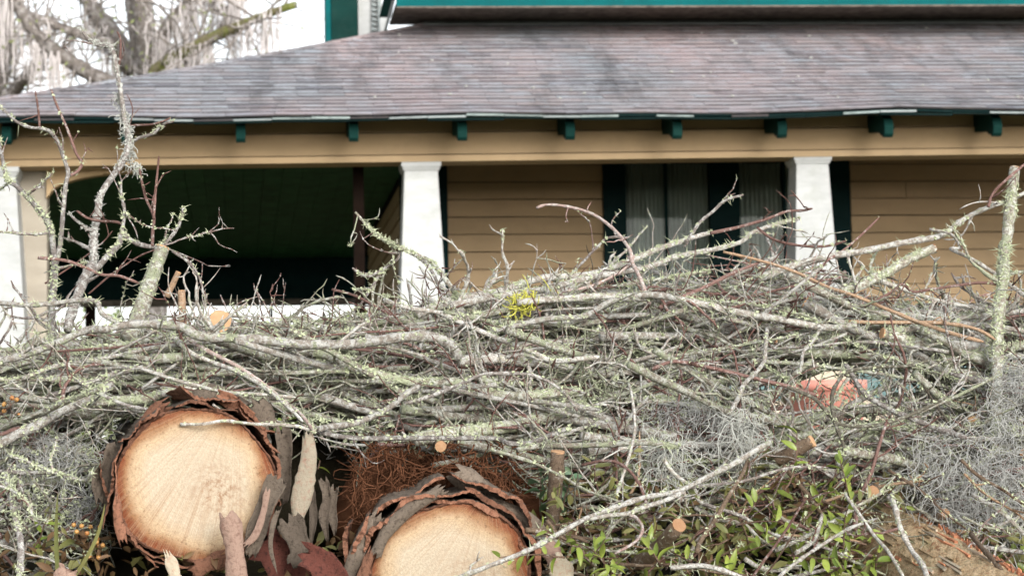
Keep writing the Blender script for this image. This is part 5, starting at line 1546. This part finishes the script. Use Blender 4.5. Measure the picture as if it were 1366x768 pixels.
tangle('twig_tangle', 'fine pale grey twigs tangled all through the pile', 'pale', 330, reg)
tangle('twig_tangle', 'fine lichen-green twigs tangled through the pile', 'moss', 360, reg)
tangle('twig_tangle', 'fine reddish twigs tangled through the pile', 'red', 330, lambda px, py: reg(px, py) and (px > 560 or R.random() < .45))
tangle('twig_tangle', 'fine dark twigs in the depth of the pile', 'dark', 90, reg)
g = Geo()
for k in range(4200):
    px = R.uniform(-40, 1400); t0 = Ttop(px); py = t0 + 30 + R.random() * (640 - t0)
    if px < 150: py = R.uniform(t0 + 20, 740)
    if not reg(px, py): continue
    w = 1.0 if px < 800 else .45
    if R.random() > w: continue
    p = P(px, py, Yb(py) + R.uniform(0, .3))
    pts = np.array([p, p + rng.normal(0, .012, 3)]); lichen_on(g, pts, np.array([.004, .004]), R.randint(5, 14), 3, (.0025, .007), .6)
tag(link('loose_lichen', g.mesh('loose_lichen', LICHEN, smooth=False)), 'pale green lichen flakes caught all through the twigs', 'lichen', None, 'stuff')

# ------------------------------------------------------------------ moss clumps
moss_clump('big grey spanish moss clump spilling beyond the debarked log', [(1250, 600, 4.98, 40, 30), (1290, 640, 4.95, 45, 40), (1320, 610, 4.98, 40, 40), (1265, 690, 4.95, 25, 25), (1345, 650, 4.95, 25, 45)], 80, .0006, L=(.1, .3))
moss_clump('grey moss hanging round the foot of the tall lichened post', [(1340, 560, 5.05, 28, 30), (1355, 500, 5.1, 18, 30)], 80, .0006)
moss_clump('dusty grey moss pad in the tangle under the window', [(925, 535, 5.12, 36, 14), (890, 552, 5.12, 30, 10), (955, 560, 5.1, 30, 12)], 42, .0005)
moss_clump('pale wispy moss on the pale twigs near the slanting branch', [(890, 600, 4.95, 28, 14), (990, 570, 4.97, 25, 20)], 90, .0007, mat=LICHEN_G)
moss_clump('grey-green moss in the dark pile corner', [(40, 600, 5.12, 45, 22), (95, 610, 5.1, 35, 25), (110, 670, 5.1, 28, 16)], 75, .0006)
moss_clump('beard of pale lichen round the tallest upright bough', [(172, 207, 5.86, 6, 9), (170, 190, 5.86, 5, 8), (167, 172, 5.86, 4, 8), (163, 152, 5.87, 3, 8), (158, 130, 5.88, 3, 7), (182, 222, 5.85, 6, 4)], 34, .0009, mat=LICHEN_G, L=(.015, .05))
moss_clump('wispy lichen on the hooked twigs before the siding', [(1100, 400, 5.4, 25, 12), (1240, 430, 5.4, 35, 14), (1180, 470, 5.35, 30, 14)], 60, .0007, mat=LICHEN_G)
g = Geo()
for px, py in ((690, 405), (705, 408), (715, 403), (682, 410), (700, 413), (708, 398)):
    curl_strands(g, P(px, py, 5.4), (.012, .01, .008), 14, (.02, .05), .0011, 0, 7, .3)
for a, b in (((706, 385), (697, 366)), ((735, 388), (717, 365)), ((748, 394), (735, 385))):
    p, q = P(*a, 5.42), P(*b, 5.43); g.tube([p, (p + q) / 2 + [.002, 0, .002], q], [.0013, .001, .0006], 4)
Thing('yellow_lichen', P(700, 408, 5.4), 'bright yellow stringy lichen tuft on a branch below the siding', 'lichen', None, None, g, [LICHEN_Y])

# ------------------------------------------------------------------ leaves, grass, berries
def leaf_mesh(L, W, fold, bend, tipr, mat, nm):
    n = 7; V = []; 
    for k in range(n):
        t = k / (n - 1); w = W * (math.sin(math.pi * min(1, t ** tipr)) ** .8) * .5 + (.0008 if k < n - 1 else 0)
        z = -bend * t * t * L; x = t * L
        V += [[x, -w, z + fold * w], [x, 0, z], [x, w, z + fold * w]]
    Q = []
    for k in range(n - 1):
        b = 3 * k; Q += [[b, b + 3, b + 4, b + 1], [b + 1, b + 4, b + 5, b + 2]]
    return mesh_np(nm, V, Q, None, [mat], True)


LM = {}
for key, mat, L, W, tip in (('laurel', LEAF, .043, .014, .95), ('olive', LEAF_O, .042, .0125, .95), ('blue', LEAF_B, .04, .021, 1.25), ('dead', LEAF_BR, .055, .026, 1.0)):
    LM[key] = [leaf_mesh(L * f, W * f * h, fo, be, tip, mat, 'leaf') for f, h, fo, be in ((1, 1, .5, .3), (.85, 1.1, .3, .1), (1.1, .9, .7, .5), (.7, 1, .4, -.2))]


def frame_mat(p, d, up):
    x = unit(d); y = unit(np.cross(up, x)); z = np.cross(x, y)
    m = Matrix([[x[0], y[0], z[0], p[0]], [x[1], y[1], z[1], p[1]], [x[2], y[2], z[2], p[2]], [0, 0, 0, 1]])
    return m


def sprig(label, px, py, Y, d, L, kind, n, group=None, scale=1.0, name='leafy_sprig'):
    base = P(px, py, Y); d = unit(np.asarray(d, float)); pts = [base]
    for k in range(6): d = unit(d + rng.normal(0, .12, 3)); pts.append(pts[-1] + d * L / 6)
    pts = np.array(pts); g = Geo(); g.tube(pts, np.linspace(.0024, .001, 7), 5)
    th = Thing(name, base, label, 'plant', group, None, g, [BARKS['brown']])
    for k in range(n):
        t = .15 + .85 * k / max(1, n - 1); q = pts[0] + (catmull(pts, 3)[int(t * 18)] - pts[0])
        ax_ = unit(pts[-1] - pts[0]); s = unit(np.cross(ax_, rng.normal(0, 1, 3)))
        dd = unit(ax_ * rng.uniform(.2, .9) + s); up = unit(rng.normal(0, .5, 3) + [0, -.5, 1])
        o = link('leaf', LM[kind][R.randrange(4)], th.o)
        m = frame_mat(q - base, dd, up)
        sc_ = scale * rng.uniform(.75, 1.2); o.matrix_local = m @ Matrix.Diagonal((sc_, sc_, sc_, 1))
    return th


sprig('blue-green rounded-leaf sprig beside the rust fibre heap', 722, 690, 4.95, (-.1, -.2, 1), .1, 'blue', 11)
sprig('second blue-green sprig beside the brown upright stub', 748, 690, 4.95, (.15, -.2, 1), .1, 'blue', 9)
sprig('bright green upright sprig standing over the debarked log', 1134, 668, 4.7, (.05, -.1, 1), .09, 'laurel', 9)
sprig('fresh green sprig at the foot of the round orange sawn stub', 880, 752, 4.6, (-.3, -.2, 1), .07, 'laurel', 7)
LSP = [('beside the blunt bark block', 760, 755), ('under the slanting twin branches', 800, 745), ('under the hooked twig', 830, 760), ('below the brown crooked stick', 945, 745), ('at the foot of the round sawn stub', 915, 730),
       ('behind the slanting twin branches', 780, 660), ('by the brown upright stub', 770, 690), ('behind the brown crooked stick', 965, 690), ('before the brown crooked stick', 985, 725), ('below the short grey stick', 1050, 755),
       ('round the short grey stick', 1075, 705), ('along the white rising stick', 1110, 745), ('by the crossing grey sticks', 1140, 725), ('at the bottom by the crossing grey sticks', 1140, 770), ('over the debarked log', 1110, 690),
       ('under the brown rotten stub', 1040, 660), ('above the brown crooked stick', 1000, 650), ('beside the round sawn end', 1080, 650), ('on the flank of the debarked log', 1150, 745), ('at the bottom edge under the white stick', 1000, 765), ('over the bottom white stick', 935, 765), ('behind the round sawn stub', 870, 690), ('under the slender hanging twig', 835, 665)]
for k, (where, px, py) in enumerate(LSP):
    for m in range(2):
        kd = 'laurel' if (px > 1030 or py > 735) and R.random() < .75 else ('olive' if R.random() < .8 else 'laurel')
        sprig(f'{"glossy green" if kd == "laurel" else "dull olive"} laurel sprig lying {where}', px + R.uniform(-28, 28), py + R.uniform(-16, 16), Yb(py) - .12 + R.uniform(-.16, .12), (R.gauss(0, 1), R.gauss(-.3, .5), R.gauss(.35, .5)), R.uniform(.07, .14), kd, R.randint(5, 8), 'laurel sprigs ' + where, scale=.9)
sprig('dull dark leaves on the ground at the dark pile corner', 40, 735, 4.95, (.3, -.2, .4), .09, 'laurel', 5)
sprig('few dark leaves beside the berries under the pile corner', 105, 725, 4.98, (-.4, -.2, .3), .09, 'olive', 5)
sprig('single green leaf sprouting in the dark hollow', 424, 625, 4.88, (.2, -.2, .5), .02, 'laurel', 2, scale=.5)
# leaf litter under the sprigs
g = Geo()
for k in range(1900):
    px = R.uniform(730, 1400) if k % 5 else R.uniform(-30, 480); py = R.uniform(640, 790)
    if k % 5 == 0: py = R.uniform(710, 800)
    if px > 1215 and py < 700: continue
    if 1170 < px < 1360 and py > 675 + (px - 1195) * .55: continue
    c = P(px, py, Yb(py) + R.uniform(-.05, .18))
    u_ = unit(rng.normal(0, 1, 3)); n_ = unit(rng.normal(0, .6, 3) + [0, -.5, .8]); u_ = unit(u_ - n_ * (u_ @ n_)); w_ = np.cross(n_, u_)
    s = R.uniform(.012, .028); w2 = s * .36
    g.add([c - u_ * s, c - u_ * s * .3 + w_ * w2 + n_ * .004, c + u_ * s * .45 + w_ * w2 * .8 + n_ * .004, c + u_ * s, c + u_ * s * .45 - w_ * w2 * .8 + n_ * .004, c - u_ * s * .3 - w_ * w2 + n_ * .004],
          [[0, 1, 2, 3], [0, 3, 4, 5]], m=R.choices([0, 1, 2], [4, 3, 2])[0] if k % 5 else R.choices([0, 1], [1, 3])[0])
tag(link('leaf_litter', g.mesh('leaf_litter', [LEAF_O, LEAF_BR, LEAF])), 'olive and brown fallen leaves carpeting the pile foot', 'leaves', None, 'stuff')
# grass blades
for lab, a, b, bend in (('straight grass blade rising at the pile corner', (78, 772), (77, 658), -.004), ('leaning grass blade beside the orange berries', (98, 770), (140, 672), .012)):
    p, q = P(*a, 4.78), P(*b, 4.74); n = 9; g = Geo(); t = np.linspace(0, 1, n)
    c = p + (q - p) * t[:, None] + np.stack([bend * np.sin(t * math.pi), 0 * t, 0 * t], -1); w = .0042 * (1 - t ** 3) + .0004
    V = np.concatenate([c - np.stack([w, 0 * t, 0 * t], -1), c + np.stack([0 * t, w * .4, 0 * t], -1), c + np.stack([w, 0 * t, 0 * t], -1)])
    i = np.arange(n - 1); g.add(V, np.concatenate([np.stack([i, i + n, i + n + 1, i + 1], -1), np.stack([i + n, i + 2 * n, i + 2 * n + 1, i + n + 1], -1)]))
    Thing('grass_blade', p, lab, 'grass', None, None, g, [LEAF_O])
# berries
s = NT('berry_skin', 0.4, 0.5); s.col(s.mix(s.rnd(), (0.42, 0.17, 0.05, 1), (0.5, 0.28, 0.09, 1))); BERRY = s.m
k, m = 10, 7; V = []
for b in range(m + 1):
    for a in range(k):
        t, ph = math.pi * b / m, 2 * math.pi * a / k; V.append([.0052 * math.sin(t) * math.cos(ph), .0052 * math.sin(t) * math.sin(ph), .0056 * math.cos(t)])
BM = mesh_np('berry', V, [[b * k + (a + 1) % k, b * k + a, (b + 1) * k + a, (b + 1) * k + (a + 1) % k] for b in range(m) for a in range(k)], None, [BERRY], True)
for lab, c0, n, sp in (('cluster of small orange berries under the upper log', (124, 715), 15, (22, 24)), ('small orange berries in the tangle at the picture edge', (14, 540), 7, (18, 16))):
    b0 = P(*c0, 4.95); th = Thing('berry_cluster', b0, lab, 'berries'); gg = Geo()
    for q in range(n):
        p = P(c0[0] + R.gauss(0, sp[0] * .6), c0[1] + R.gauss(0, sp[1] * .6), 4.9 + R.uniform(0, .08)) if c0[1] > 600 else P(c0[0] + R.gauss(0, sp[0] * .6), c0[1] + R.gauss(0, sp[1] * .6), 5.1 + R.uniform(0, .05))
        o = link('berry', BM, th.o, p - b0); o.rotation_euler = (R.random() * 3, R.random() * 3, 0)
        gg.tube([p, (p + b0) / 2 + rng.normal(0, .006, 3), b0], [.0008, .0008, .001], 4)
    th.part('stalk', gg, BARKS['brown'], smooth=True)

# things that read alike are told apart by their order from the top of the pile
bylab = {}
for o in scene.objects:
    if o.parent is None and 'label' in o and o.name.split('.')[0] in ('branch', 'stick', 'leafy_sprig'): bylab.setdefault(o['label'], []).append(o)
NTH = ['topmost', 'second highest', 'third highest', 'fourth highest', 'fifth highest', 'sixth highest']
NUM = {2: 'two', 3: 'three', 4: 'four', 5: 'five', 6: 'six', 7: 'seven'}
for lab, os_ in bylab.items():
    if len(os_) < 2: continue
    def height(o):
        m = np.array([list(c) for c in o.bound_box]).mean(0) + np.array(o.location); return proj(m)[1]
    os_.sort(key=height); n = len(os_)
    for k, o in enumerate(os_):
        w = ('upper', 'lower')[k] if n == 2 else ('lowest' if k == n - 1 else NTH[min(k, 5)])
        o['label'] = f'{lab}, {w} of {NUM.get(n, "many")}'
